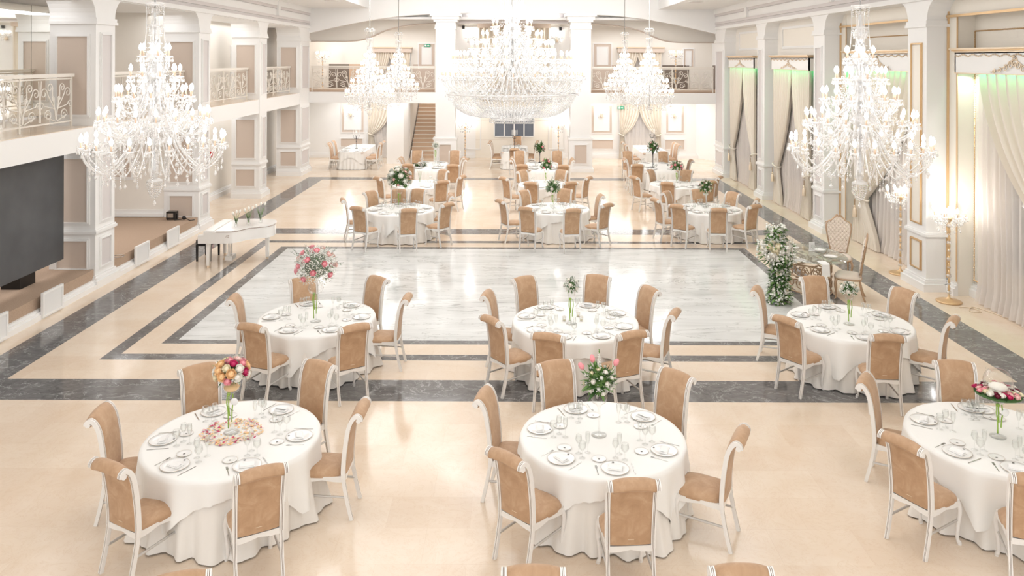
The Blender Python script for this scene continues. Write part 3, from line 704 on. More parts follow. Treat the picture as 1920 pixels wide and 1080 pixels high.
# ---------------------------------------------------------------- candles, chandeliers
def flame(mb, c, s=1): mb.lathe([(.0012, 0), (.017*s, .010*s), (.0255*s, .038*s), (.019*s, .068*s), (.001, .10*s)], 'bulb', 7, c)
CAND = {}
def candle(parent, loc, s=1.0, mats=('sleeve', 'bulb')):
    key = (round(s, 2), mats)
    if key not in CAND:
        b = MB(); b.lathe([(.012*s, 0), (.012*s, .075*s)], mats[0], 7, smooth=True, cap=True); m1 = b.mesh('candle_sleeve')
        b = MB(); flame(b, (0, 0, .075*s), s); m2 = b.mesh('bulb'); CAND[key] = (m1, m2)
    m1, m2 = CAND[key]
    o = bpy.data.objects.new('candle', m1); COL.objects.link(o); o.parent = parent; o.location = loc
    q = bpy.data.objects.new('bulb', m2); COL.objects.link(q); q.parent = o
def drop(mb, c, n=3, s=1.0, m='crystal'):
    x, y, z = c
    for k in range(n): mb.gem((x, y, z-.028*s*(k+.5)), .0105*s, m); 
    z -= .028*s*n; mb.lathe([(.001, 0), (.008*s, -.018*s), (.02*s, -.045*s), (.012*s, -.062*s), (.001, -.072*s)], m, 6, (x, y, z), False)
ARM = {}
def arm_mesh(R, sag, s, top):
    key = (round(R, 2), round(sag, 2), round(s, 2))
    if key not in ARM:
        b = MB(); P = spline([(.07, 0, top), (R*.22, 0, top+.10), (R*.42, 0, -.10), (R*.70, 0, -sag), (R*.93, 0, -sag*.62), (R, 0, -.02)], 5)
        b.tube(P, .011*s, 'crystal', 5)
        b.lathe([(.012*s, -.03*s), (.02*s, -.015*s), (.05*s, 0), (.055*s, .012*s), (.05*s, .012*s), (.015*s, 0)], 'crystal', 9, (R, 0, 0))
        for k in range(6):
            a = 2*pi*k/6; drop(b, (R+.048*s*cos(a), .048*s*sin(a), .005), 1, s*.8)
        q = P[len(P)*3//5]; drop(b, (q.x, 0, q.z-.01), 3, s)
        ARM[key] = b.mesh('arm')
    return ARM[key]
def chandelier(loc, label, group, tiers, s=1.0, sc=1.0, big=False, crys=1.0):
    t = thing('crystal_chandelier', label, 'chandelier', loc, random.uniform(0, .3), group)
    zl = 0
    for ti, (R, z, n) in enumerate(tiers):
        sag = (.34 if ti == 0 else .22)*(1.25 if big else 1)
        me = arm_mesh(R, min(sag, .2+R*.2), s, .12)
        na = 2*pi/n
        for k in range(n):
            a = na*(k+.5*(ti % 2)); o = bpy.data.objects.new('arm', me); COL.objects.link(o); o.parent = t; o.location = (0, 0, z); o.rotation_euler = (0, 0, a)
            candle(t, (R*cos(a), R*sin(a), z+.012), s)
        # ring of cut-glass strands and drops at this tier
        b = MB(); rr = random.Random(ti)
        for k in range(int(n*3.4*crys)):
            a = 2*pi*k/(n*3.4*crys); r = R*rr.uniform(.45, .99); zz = z-sag*rr.uniform(.2, .95)
            drop(b, (r*cos(a), r*sin(a), zz), rr.choice((2, 3, 4)), s)
        for k in range(n):     # swags between neighbouring arms
            a0 = na*(k+.5*(ti % 2)); 
            for j in range(1, 8):
                u = j/8; a = a0+na*u; b.gem((R*.99*cos(a), R*.99*sin(a), z-.02-.11*sin(pi*u)*s), .0105*s, 'crystal')
        r2 = R*.62
        for k in range(int(n*1.6)):
            a = 2*pi*k/int(n*1.6)
            for j in range(7): u = j/7; b.gem((lerp(R, r2*.6, u)*cos(a), lerp(R, r2*.6, u)*sin(a), z+.02+lerp(0, .24, u**1.6)-.05*sin(pi*u)), .0105*s, 'crystal')
        b.build('crystal_drops', t, kind='stuff')
        b = MB(); b.lathe([(.03, z-.06), (.10*s, z-.02), (.12*s, z+.04), (.06*s, z+.1), (.03, z+.16)], 'crystal', 12); b.build('glass_bowl', t)
    zt = tiers[-1][1]; z0 = tiers[0][1]
    b = MB(); b.lathe([(.02, z0-.5), (.045, z0-.42), (.03, z0-.33), (.06, z0-.2), (.025, z0-.1)]+[(.03, z0), (.028, zt+.2)], 'crystal', 10); b.tube([(0, 0, z0-.4), (0, 0, zt+.9)], .012, 'silver', 6)
    b.lathe([(.02, zt+.2), (.075, zt+.3), (.08, zt+.38), (.03, zt+.5), (.03, zt+.62), (.05, zt+.66)], 'crystal', 12); b.build('stem', t)
    return t
TIERS = [(.90, .86, 24), (.70, 1.21, 18), (.48, 1.52, 14), (.32, 1.80, 9), (.19, 2.08, 6)]
def hall_chandelier(loc, label, f=1.0, ceil=7.2, crys=1.0):
    t = chandelier(loc, label, 'pyramid chandeliers hanging along the hall', [(r*f, z, n) for r, z, n in TIERS], 1.0 if f == 1 else 1.15, crys=crys)
    b = MB()     # crown with hanging bead strands above, bead basket below
    for zz, r in ((2.50, .10), (2.80, .12), (3.05, .15)):
        b.lathe([(.02, zz-.02), (r, zz), (r, zz+.025), (.02, zz+.02)], 'crystal', 14)
        for k in range(12):
            a = 2*pi*k/12
            for j in range(5): b.gem((r*cos(a)*(1-.04*j), r*sin(a)*(1-.04*j), zz-.02-.026*j), .010, 'crystal')
    for k in range(8):
        a = 2*pi*k/8; b.tube([(r_*cos(a), r_*sin(a), z_) for r_, z_ in ((.12, 2.78), (.115, 2.5), (.14, 2.22))], .005, 'crystal', 3)
        b.tube(spline([(0, 0, 3.06), (.08*cos(a), .08*sin(a), 3.16), (.16*cos(a), .16*sin(a), 3.12), (.17*cos(a), .17*sin(a), 3.05)], 3), .010, 'crystal', 4)
    b.build('crown', t)
    b = MB(); b.lathe([(.02, .42), (.10, .38), (.105, .35), (.02, .34)], 'crystal', 14)
    b.lathe([(.02, .62), (.06, .56), (.045, .48), (.02, .42)], 'crystal', 10)
    for k in range(16):
        a = 2*pi*k/16
        for j in range(8): b.gem((.098*cos(a)*(1-.012*j*j), .098*sin(a)*(1-.012*j*j), .34-.028*j), .011, 'crystal')
    drop(b, (0, 0, .14), 1, 1.2); b.build('bead_basket', t)
    h = ceil-loc[2]
    b = MB(); b.tube([(0, 0, 3.0), (0, 0, h-.03)], .012, 'silver', 5); b.lathe([(.02, h-.1), (.07, h-.04), (.09, h)], 'palegold', 12)
    b.build('hanging_rod', t)
for px, w in ((290, 'stage'), (1612, 'curtain')):
    x, _ = aty(px, 300, 10.9)
    hall_chandelier((x, 10.9, 2.93), {'stage': 'large pyramid crystal chandelier hanging before the stage column', 'curtain': 'large pyramid crystal chandelier hanging before the gilded curtain bays'}[w], ceil=7.7)
for px, Y, w in ((693, 27.2, 'stage'), (1217, 27.2, 'curtain'), (747, 32.6, 'stage'), (1171, 32.6, 'curtain')):
    x, z = aty(px, 60, Y); x, zc = aty(px, 178 if Y < 30 else 165, Y)
    hall_chandelier((x, Y, zc-.86), 'small looking crystal chandelier over far tables on the %s side, %s of its pair' % (w, 'front one' if Y < 30 else 'rear one'), .9, ceil=7.7, crys=.7)
# the great chandelier
X0, _ = aty(960, 150, 19.5)
BT = [(1.74, 1.15, 44), (1.47, 1.55, 32), (1.02, 1.82, 22), (.74, 2.05, 16), (.47, 2.36, 10)]
g = chandelier((X0, 19.5, 3.42), 'enormous tiered crystal chandelier with beaded bowl over white marble dance floor', None, BT, 1.25, big=True, crys=1.3)
if 'group' in g: del g['group']
b = MB(); rr = random.Random(3)
def strand(P, r, step, sz, m='beads'):
    sp = spline(P, 6); acc = 0
    for i in range(len(sp)-1):
        d = sp[i+1]-sp[i]; L_ = d.length
        while acc < L_: q = sp[i]+d*(acc/L_); b.gem(q, sz, m); acc += step
        acc -= L_
for k in range(110):
    a = 2*pi*k/110; c, s = cos(a), sin(a)
    strand([(1.60*c, 1.60*s, .72), (1.42*c, 1.42*s, .42), (1.08*c, 1.08*s, .20), (.78*c, .78*s, .22), (.62*c, .62*s, .34)], 0, .042, .0165)
for k in range(60):
    a = 2*pi*k/60; c, s = cos(a), sin(a)
    strand([(1.0*c, 1.0*s, .62), (.80*c, .80*s, .38), (.60*c, .60*s, .28), (.50*c, .50*s, .10), (.40*c, .40*s, .06), (.2*c, .2*s, .12)], 0, .045, .0165)
    for j in range(3): b.gem((.55*c, .55*s, .08-.03*j), .014, 'beads')
b.build('bead_bowl', g, kind='stuff')
b = MB()
for r, z in ((1.62, .72), (1.0, .62), (.56, .2)): b.lathe([(r-.03, z-.02), (r, z-.02), (r, z+.02), (r-.03, z+.02)], 'crystal', 60)
for k in range(10):
    a = 2*pi*k/10; b.tube([(.1*cos(a), .1*sin(a), .8), (1.6*cos(a), 1.6*sin(a), .72)], .008, 'silver', 4)
b.build('bowl_ring', g)
b = MB()
for k in range(26):
    a = 2*pi*k/26; c, s = cos(a), sin(a)
    for j in range(40): u = j/40; b.gem((lerp(.32, .16, u)*c, lerp(.32, .16, u)*s, 2.72+u*1.05), .013, 'beads')
b.lathe([(.02, 2.7), (.33, 2.72), (.33, 2.76), (.02, 2.76)], 'crystal', 24); b.lathe([(.02, 3.78), (.19, 3.8), (.19, 3.84), (.02, 3.84)], 'crystal', 20); b.build('crown', g, kind='stuff')
b = MB(); b.tube([(0, 0, 2.8), (0, 0, 4.28)], .02, 'silver', 6); b.build('hanging_rod', g)

# ---------------------------------------------------------------- wall lamps and floor candelabra
def crystal_head(t, z, R, n, s, crys=True, tiers=1, mats=('sleeve', 'bulb')):
    me = arm_mesh(R, .14, s, .05)
    for k in range(n):
        a = 2*pi*k/n; o = bpy.data.objects.new('arm', me); COL.objects.link(o); o.parent = t; o.location = (0, 0, z); o.rotation_euler = (0, 0, a); candle(t, (R*cos(a), R*sin(a), z+.012), s, mats)
def floor_lamp(loc, label, h=1.72, lit=True, R=.30, n=8):
    t = thing('floor_candelabra', label, 'floor lamp', loc)
    b = MB(); b.lathe([(.24, 0), (.25, .02), (.22, .035), (.10, .05), (.03, .09), (.022, .13)], 'gold', 20, cap=False); b.build('base', t)
    b = MB(); b.tube([(0, 0, .08), (0, 0, h-.05)], .016, 'gold', 8)
    for k in range(9): b.ball((0, 0, .2+k*(h-.35)/8), .032 if k % 2 else .05, 'crystal', 8, 6, .8); b.lathe([(.016, -.06), (.028, 0), (.016, .06)], 'gold', 8, (0, 0, .28+k*(h-.4)/9))
    b.build('pole', t)
    b = MB(); b.lathe([(.016, -.08), (.07, 0), (.08, .02), (.02, .04), (.014, .25)], 'gold', 12, (0, 0, h)); b.build('hub', t)
    crystal_head(t, h+.06, R, n, 1.15)
    b = MB(); 
    for k in range(24): a = 2*pi*k/24; drop(b, (R*.8*cos(a), R*.8*sin(a), h+.02), 2, 1.1)
    b.build('crystal_drops', t, kind='stuff')
    if lit: light('POINT', (loc[0], loc[1], loc[2]+h+.25), 26, (1, .95, .88), .03, name='candelabra_light')
    return t
x, y = at(1781, 566); floor_lamp((x-.02, y, 0), 'lit gilded floor candelabra beside the sheer curtain nearest the viewer')
x, y = at(1688, 513); floor_lamp((x, y, 0), 'lit gilded floor candelabra behind the cream side chair', 1.78)
for px, nm in ((872, 'stairs'), (1047, 'curtain')):
    x, _ = aty(px, 280, YB-.6); floor_lamp((x, YB-.6, 0), 'thin gilded floor candelabra by the pale far door, %s side' % nm, 1.6, n=6)
x, z = aty(605, 100, 38.5); floor_lamp((x, 38.5, 3.5), 'lit floor candelabra up on the far gallery, stage side', 1.55, n=6)
x, z = aty(1267, 100, 38.5); floor_lamp((x, 38.5, 3.5), 'unlit floor candelabra up on the far gallery, curtain side', 1.65, lit=False, n=6)
def sconce(loc, label):
    t = thing('wall_sconce', label, 'wall lamp', loc)
    b = MB(); b.lathe([(.01, -.14), (.05, -.1), (.07, -.03), (.03, .02), (.06, .07), (.01, .12)], 'palegold', 10); b.box(-.05, .05, .0, .10, -.12, .12, 'palegold'); b.build('wall_plate', t)
    for k in range(5):
        a = pi+pi*(k+.5)/5; me = arm_mesh(.26, .12, 1.1, .02)
        o = bpy.data.objects.new('arm', me); COL.objects.link(o); o.parent = t; o.location = (0, 0, .16); o.rotation_euler = (0, 0, a); candle(t, (.26*cos(a), .26*sin(a), .172), 1.15)
    light('POINT', (loc[0], loc[1]-.3, loc[2]+.3), 16, (1, .95, .87), .03, name='sconce_light')
for px, py, nm in ((657, 214, 'on the panel beside the tied drape by the stairs'), (1128, 216, 'between the far column and the window drapes'), (1265, 216, 'on the panel next to the chamfered corner')):
    x, z = aty(px, py, YB-.12); sconce((x, YB-.14, z), 'lit crystal wall lamp '+nm)
for px, py, nm in ((883, 75, 'stairs'), (1044, 75, 'curtain')):
    x, z = aty(px, py, YB-.18); sconce((x, YB-.2, z), 'lit crystal wall lamp high beside the tall window, %s side' % nm)
# ---------------------------------------------------------------- banquet chair (front towards +Y)
TH = .78                                     # cloth height
def back_path(x, z0=0.0, z1=1.14, n=14, splay=True):
    out = []
    key = [(-.315, 0), (-.262, .22), (-.225, .44), (-.225, .60), (-.245, .80), (-.275, .98), (-.315, 1.08), (-.365, 1.125), (-.405, 1.105), (-.412, 1.075)]
    sp = spline([(x, y, z) for y, z in key], 4)
    return [p for p in sp if z0-1e-4 <= p.z]
def make_chair():
    t = bpy.data.objects.new('dining_chair', None); COL.objects.link(t); t.empty_display_size = .1
    W2 = .215
    full = back_path(0)
    k0 = next(i for i, p in enumerate(full) if p.z > .42)
    prof = [(-.021, -.022), (-.021, .022), (-.009, .022), (-.007, .017), (-.004, .022), (.004, .022), (.007, .017), (.009, .022), (.021, .022), (.021, -.022), (.008, -.022), (.006, -.017), (.003, -.022), (-.003, -.022), (-.006, -.017), (-.008, -.022)]
    mt = ['chairwhite', 'chairwhite', 'groove', 'groove', 'chairwhite', 'groove', 'groove', 'chairwhite', 'chairwhite', 'chairwhite', 'groove', 'groove', 'chairwhite', 'groove', 'groove', 'chairwhite']
    for s in (-1, 1):
        b = MB(); b.sweep([(s*(W2+.012*max(0, (p.z-.5))), p.y, p.z) for p in full[k0:]], prof, 'chairwhite', mt)
        q = full[-1]; b.tube([(s*(W2+.01)-.022, q.y+.022, q.z+.008), (s*(W2+.01)+.022, q.y+.022, q.z+.008)], .026, 'chairwhite', 12)
        b.build('back_post', t)
        b = MB(); b.sweep([(s*(W2-.0), p.y, p.z) for p in full[:k0+1]], [(a*(.78), c*.85) for a, c in prof], 'chairwhite', mt); b.build('leg', t)
        b = MB(); b.tube(spline([(s*.205, .215, .47), (s*.222, .243, .36), (s*.208, .228, .17), (s*.205, .232, .06), (s*.214, .252, .022), (s*.214, .255, .0)], 5),
                         [lerp(.028, .017, min(1, k/14)) if k < 17 else .021 for k in range(26)], 'chairwhite', 8); b.build('leg', t)
        b = MB(); b.tube([(s*.208, -.255, .24), (s*.208, .228, .26)], .0125, 'chairwhite', 6); b.build('stretcher', t)
    # seat frame with a shallow scalloped apron
    b = MB()
    def apron(p, q, n=12):
        p = Vector(p); q = Vector(q); top = []; d = (q-p); nn = Vector((d.y, -d.x, 0)).normalized()*.014
        for k in range(n+1):
            u = k/n; c = p+d*u; zb = .41+.022*sin(pi*u)-.012*abs(sin(2*pi*u)); top.append([c+nn+Vector((0, 0, .468)), c+nn+Vector((0, 0, zb)), c-nn+Vector((0, 0, zb)), c-nn+Vector((0, 0, .468))])
        b.grid(top, 'chairwhite', False, True)
    apron((-.215, .235, 0), (.215, .235, 0)); apron((.215, .235, 0), (.208, -.225, 0)); apron((.208, -.225, 0), (-.208, -.225, 0)); apron((-.208, -.225, 0), (-.215, .235, 0))
    b.build('seat_frame', t)
    # domed upholstered seat
    b = MB(); pts = []
    n = 28
    for r_, z_ in ((.0, .548), (.35, .545), (.65, .536), (.85, .522), (.96, .50), (1.0, .48), (.985, .455)):
        row = []
        for k in range(n):
            a = 2*pi*k/n; c, s = cos(a), sin(a); m_ = (abs(c)**5+abs(s)**5)**(-1/5)
            x = .232*c*m_*r_; y = .245*s*m_*r_+.02
            if y < 0: x *= .96
            row.append((x*(1+.0), y+(.018*(1-(x/.232)**2) if y > .1 else 0), z_))
        pts.append(row)
    b.grid(pts, 'leather', True, True); b.build('seat', t)
    # upholstered back with rolled top
    b = MB(); mid = [p for p in full if p.z > .47 or p.y < -.33 and p.z > .47]
    rows = []; nx = 12
    for i, p in enumerate(mid):
        a = mid[max(i-1, 0)]; c = mid[min(i+1, len(mid)-1)]; tt = (c-a).normalized(); nr = Vector((0, tt.z, -tt.y))
        wd = W2+.012*max(0, p.z-.5)-.018; row = []
        for k in range(nx+1):
            u = -1+2*k/nx; th = .020+.010*(1-u**4); crown = .016*(1-u*u) if i > len(mid)*.55 else 0
            row.append(Vector((wd*u, p.y, p.z))+nr*th+Vector((0, 0, crown)))
        for k in range(nx+1):
            u = 1-2*k/nx; th = .020+.012*(1-u**4); crown = .016*(1-u*u) if i > len(mid)*.55 else 0
            row.append(Vector((wd*u, p.y, p.z))-nr*th+Vector((0, 0, crown)))
        rows.append(row)
    b.grid(rows, 'leather', True, True)
    q = mid[-1]; ro = []
    for k in range(nx+1):
        u = -1+2*k/nx; x = (W2-.012)*u; ro.append((x, q.y+.022, q.z+.008+.016*(1-u*u)))
    b.tube(ro, .040, 'leather', 12)
    b.box(-.03, .03, -.258, -.25, .535, .54, 'palegold')
    b.build('backrest', t)
    return t
CH = {}
def chair(px, py, ctr, label, group=None, face=None):
    x, y = at(px, py, 1.125)
    if face is None: face = atan2(ctr[1]-y, ctr[0]-x)-pi/2
    # the pixel marks the scroll at y=-.39 in chair space
    X = x+(-sin(face))*.385; Y = y+cos(face)*.385
    first_or_dup(CH, 'c', make_chair, (X, Y, 0), face, label, 'chair', group); return X, Y, face

# ---------------------------------------------------------------- tables and cloths
def make_round_table(R):
    t = bpy.data.objects.new('round_table', None); COL.objects.link(t)
    b = MB(); b.lathe([(.01, TH-.035), (R-.02, TH-.035), (R-.015, TH-.02), (R-.02, TH-.006), (.01, TH-.006)], 'stairs', 40); b.build('tabletop', t)
    for k in range(4):
        a = pi/4+pi/2*k; b = MB(); b.box(R*.5*cos(a)-.025, R*.5*cos(a)+.025, R*.5*sin(a)-.025, R*.5*sin(a)+.025, 0, TH-.03, 'stairs'); b.build('leg', t)
    return t
def cloth_round(R, seed, zb=.015):
    """floor-length under cloth"""
    rr = random.Random(seed); ph = [rr.uniform(0, 6) for _ in range(4)]; nf = 17; b = MB(); n = 170; rows = []
    zs = [TH-.012, TH-.012, TH-.03, TH-.08, .6, .45, .3, .18, .1, .05, zb]
    for i, z in enumerate(zs):
        row = []
        for k in range(n):
            a = 2*pi*k/n; v = max(0, (TH-.03-z)/(TH-.03-zb)) if i > 1 else 0
            r = R*.97 if i == 0 else R-.01
            fold = sin(nf*a+ph[0]+.8*sin(3*a+ph[1]))+.45*sin(nf*1.7*a//1*0+nf*2*a+ph[2]); r += v*(.025+.055*fold*.8)+.10*v*v*(.5+.5*sin(5*a+ph[3]))
            row.append((r*cos(a), r*sin(a), z))
        rows.append(row)
    b.grid(rows, 'cloth2', True, True); return b
def cloth_overlay(R, seed, rot, S=None):
    """square scalloped overlay: hem hangs low at its four corners"""
    rr = random.Random(seed+50); ph = [rr.uniform(0, 6) for _ in range(4)]; b = MB(); n = 200; S = S or R*1.22; rows = []
    rows.append([(.001*cos(2*pi*k/n), .001*sin(2*pi*k/n), TH) for k in range(n)])
    for r in (.5*R, R-.03): rows.append([(r*cos(2*pi*k/n), r*sin(2*pi*k/n), TH) for k in range(n)])
    for i in range(0, 11):
        row = []; v = i/10
        for k in range(n):
            a = 2*pi*k/n; aa = a-rot; L_ = S/max(abs(cos(aa)), abs(sin(aa)))-R; L_ = min(L_, .60); L_ -= .016*abs(sin(a*26)); d = v*L_
            fold = sin(17*a+ph[0]+.8*sin(3*a+ph[1])); r = R+min(d, .02)*.5+d*(.06+.10*fold)+.012
            row.append((r*cos(a), r*sin(a), TH-.004-max(0, d)*.985))
        rows.append(row)
    b.grid(rows, 'cloth', True, True); return b
def rect_cloth(w, l, seed):
    rr = random.Random(seed); p0 = rr.uniform(0, 6); b = MB(); n = 120; rows = []
    def P(u, g):
        # superellipse-ish rounded rectangle
        a = 2*pi*u; c, s = cos(a), sin(a); m_ = (abs(c)**7+abs(s)**7)**(-1/7); return c*m_*(w/2+g), s*m_*(l/2+g)
    rows.append([(*[q*.01 for q in P(k/n, 0)], TH) for k in range(n)]); rows.append([(*P(k/n, -.02), TH) for k in range(n)]); rows.append([(*P(k/n, 0), TH-.01) for k in range(n)])
    for z in (.6, .4, .2, .08, .015):
        v = 1-z/TH; rows.append([(*P(k/n, v*(.05+.035*sin(2*pi*26*k/n+p0))), z) for k in range(n)])
    b.grid(rows, 'cloth', True, True); return b
def rect_overlay(w, l, seed):
    b = MB(); n = 120; rows = []
    def P(u, g):
        a = 2*pi*u; c, s = cos(a), sin(a); m_ = (abs(c)**7+abs(s)**7)**(-1/7); return c*m_*(w/2+g), s*m_*(l/2+g)
    rows.append([(*[q*.01 for q in P(k/n, .0)], TH+.006) for k in range(n)])
    for v in (0, .02, .3, .6, 1):
        row = []
        for k in range(n):
            a = 2*pi*k/n; L_ = .24+.30*abs(sin(2*a))**3; z = TH+.006-v*L_; row.append((*P(k/n, .02+v*(.03+.02*sin(26*a+1))), z))
        rows.append(row)
    b.grid(rows, 'cloth', True, True); return b

# ---------------------------------------------------------------- place settings
TW = {}
def mk(name, parts):
    """parts: list of (name, mb) ; the first is the body when alone"""
    t = bpy.data.objects.new(name, None); COL.objects.link(t); t.empty_display_size = .05
    for n, mb in parts: mb.build(n, t)
    return t
def mk_plate():
    a = MB(); a.lathe([(.001, .006), (.095, .006), (.10, .008), (.142, .018), (.145, .015), (.10, .001), (.001, .001)], 'china', 32)
    r = MB(); r.lathe([(.1425, .0184), (.1440, .0192), (.1457, .016), (.144, .0155)], 'rim', 32)
    e = MB(); e.lathe([(.001, .0), (.013, .0)], 'emblem', 8, (.0, .118, .0145)); e.xform(Matrix.Identity(4))
    return mk('dinner_plate', [('plate_body', a), ('gold_rim', r), ('emblem', e)])
def mk_bread():
    a = MB(); a.lathe([(.001, .004), (.048, .004), (.075, .012), (.077, .010), (.05, .001), (.001, .001)], 'china', 24)
    r = MB(); r.lathe([(.0748, .0120), (.0762, .0128), (.0776, .0105), (.0765, .0100)], 'rim', 24)
    e = MB(); e.lathe([(.001, .0052), (.012, .0052)], 'emblem', 8)
    return mk('bread_plate', [('plate_body', a), ('gold_rim', r), ('emblem', e)])
def mk_napkin():
    b = MB(); b.box(-.075, .075, -.045, .045, 0, .008, 'napkin'); b.box(-.07, .07, -.035, .042, .008, .014, 'napkin'); b.grid([[(-.07, -.03, .014), (-.07, .03, .026)], [(.07, -.03, .014), (.07, .03, .026)]], 'napkin', False)
    return b.build('napkin')
def mk_fork():
    b = MB(); b.box(-.004, .004, -.10, .03, 0, .003, 'silver'); b.box(-.011, .011, .03, .05, 0, .003, 'silver')
    for k in range(4): x = -.0105+k*.006; b.box(x, x+.003, .05, .09, .001, .004, 'silver')
    return b.build('fork')
def mk_knife():
    b = MB(); b.prism([(-.005, -.11), (.005, -.11), (.006, 0), (.008, .03), (.007, .09), (.0, .115), (-.003, .10), (-.004, 0)], 'z', 0, .004, 'silver'); return b.build('knife')
def glass_mb(h, rb, rt, bowl):
    b = MB(); b.lathe([(.034, .0), (.034, .002), (.006, .006), (.0035, .02), (.0035, h-bowl), (.012, h-bowl+.006), (rb*.8, h-bowl*.72), (rb, h-bowl*.5), (rt, h), (rt-.001, h), (rb-.002, h-bowl*.5), (.008, h-bowl+.01)], 'glass', 12)
    return b
def mk_wine(): b = glass_mb(.20, .036, .028, .10); r = MB(); r.lathe([(.0265, .199), (.0285, .2015), (.0285, .199)], 'glass', 12); return mk('wine_glass', [('bowl_and_stem', b), ('lip', r)])
def mk_water(): b = glass_mb(.175, .044, .036, .10); return b.build('water_goblet')
def mk_flute(): b = glass_mb(.22, .026, .024, .13); return b.build('champagne_flute')
MK = dict(dinner_plate=(mk_plate, 'plate'), bread_plate=(mk_bread, 'plate'), napkin=(mk_napkin, 'napkin'), fork=(mk_fork, 'fork'), knife=(mk_knife, 'knife'), wine_glass=(mk_wine, 'glass'), water_goblet=(mk_water, 'glass'), champagne_flute=(mk_flute, 'glass'))
LB = dict(dinner_plate='thin-rimmed white dinner plate', bread_plate='small white side plate', napkin='folded white napkin', fork='silver fork', knife='silver knife', wine_glass='tall wine glass', water_goblet='round water goblet', champagne_flute='slim flute glass')
GR = dict(dinner_plate='dinner plates on the set tables', bread_plate='side plates on the set tables', napkin='folded napkins on the dinner plates', fork='forks beside the plates', knife='knives beside the plates', wine_glass='wine glasses on the set tables', water_goblet='water goblets on the set tables', champagne_flute='flutes on the set tables')
def ware(kind, x, y, z, rz, where):
    mkf, cat = MK[kind]
    first_or_dup(TW, kind, mkf, (x, y, z), rz, LB[kind]+', '+where, cat, GR[kind])
def setting(ctr, R, ang, where, full=2, seed=0, z0=None):
    """ang: direction from the table centre to the diner; full 2=all, 1=plates+glasses"""
    rr = random.Random(seed); ang += rr.uniform(-.03, .03); c, s = cos(ang), sin(ang); z = z0 or TH+.002; face = ang+pi/2
    def P(rad, side): return ctr[0]+c*rad-s*side, ctr[1]+s*rad+c*side
    x, y = P(R-.19, 0); ware('dinner_plate', x, y, z, face, where)
    ware('napkin', *P(R-.19, 0), z+.008, face+rr.uniform(-.3, .3), where)
    x, y = P(R-.40, -.13); ware('bread_plate', x, y, z, face, where)
    if full >= 2:
        x, y = P(R-.19, -.19); ware('fork', x, y, z, ang-pi/2+rr.uniform(-.08, .08)+pi, where); x, y = P(R-.19, .19); ware('knife', x, y, z, ang-pi/2+pi+rr.uniform(-.06, .06), where)
    x, y = P(R-.42, .05); ware('wine_glass', x, y, z, 0, where)
    x, y = P(R-.37, .14); ware('water_goblet', x, y, z, 0, where)
    if full >= 2: x, y = P(R-.50, .11); ware('champagne_flute', x, y, z, 0, where)

SECT = ['curtain-side', 'rear curtain-side', 'rear', 'rear stage-side', 'stage-side', 'front stage-side', 'front', 'front curtain-side']
def seat_names(angs):
    """one distinct seat name per chair, by compass sector as seen from the table"""
    res = {}; 
    for i, a in enumerate(angs): res[i] = int(round((a % (2*pi))/(pi/4))) % 8
    out = {}
    for sct in set(res.values()):
        m_ = [i for i in res if res[i] == sct]
        if len(m_) == 1: out[m_[0]] = SECT[sct]
        else:
            horiz = sct in (1, 2, 3, 5, 6, 7)
            if sct in (0, 4): m_.sort(key=lambda i: sin(angs[i])); w = ['nearer', 'middle', 'farther'] if len(m_) > 2 else ['nearer', 'farther']
            else: m_.sort(key=lambda i: cos(angs[i])); w = ['first', 'second', 'third']
            for q, i in enumerate(m_): out[i] = w[q]+' '+SECT[sct]
    return [out[i] for i in range(len(angs))]
def round_set(px0, px1, pyt, R, nm, chairs, seed, full=2, rot=.3, ctr=None, extra=()):
    """px0, px1: the rim's left and right in the photo; pyt: its rear edge"""
    if ctr is None:
        u, v = ray((px0+px1)/2, pyt); YR = (EYE-TH)/v; Yc = YR-R; u0, _ = ray(px0, pyt+40); u1, _ = ray(px1, pyt+40); ctr = ((u0+u1)/2*Yc, Yc)
    t = make_round_table(R); t.location = (*ctr, 0); tag(t, 'round banquet table under white cloths, '+nm, 'table', 'round banquet tables')
    c = cloth_round(R, seed).build('tablecloth'); c.location = (*ctr, 0); tag(c, 'floor-length ivory cloth, '+nm, 'tablecloth', 'floor-length cloths')
    o = cloth_overlay(R, seed, rot).build('overlay_cloth'); o.location = (*ctr, .002); tag(o, 'white scalloped overlay cloth, '+nm, 'tablecloth', 'scalloped overlay cloths')
    angs = []; pos = []
    for px, py in chairs:
        x, y = at(px, py, 1.125); angs.append(atan2(y-ctr[1], x-ctr[0])); pos.append((px, py))
    names = seat_names(angs+list(extra))
    for i, (px, py) in enumerate(pos):
        X, Y, f = chair(px, py, ctr, 'tan leather chair in white frame, %s seat, %s' % (names[i], nm), 'tan chairs at the round tables')
        setting(ctr, R, angs[i], '%s seat, %s' % (names[i], nm), full, seed*20+i)
    for j, a in enumerate(extra): setting(ctr, R, a, '%s seat, %s' % (names[len(pos)+j], nm), full, seed*20+15+j)
    return ctr
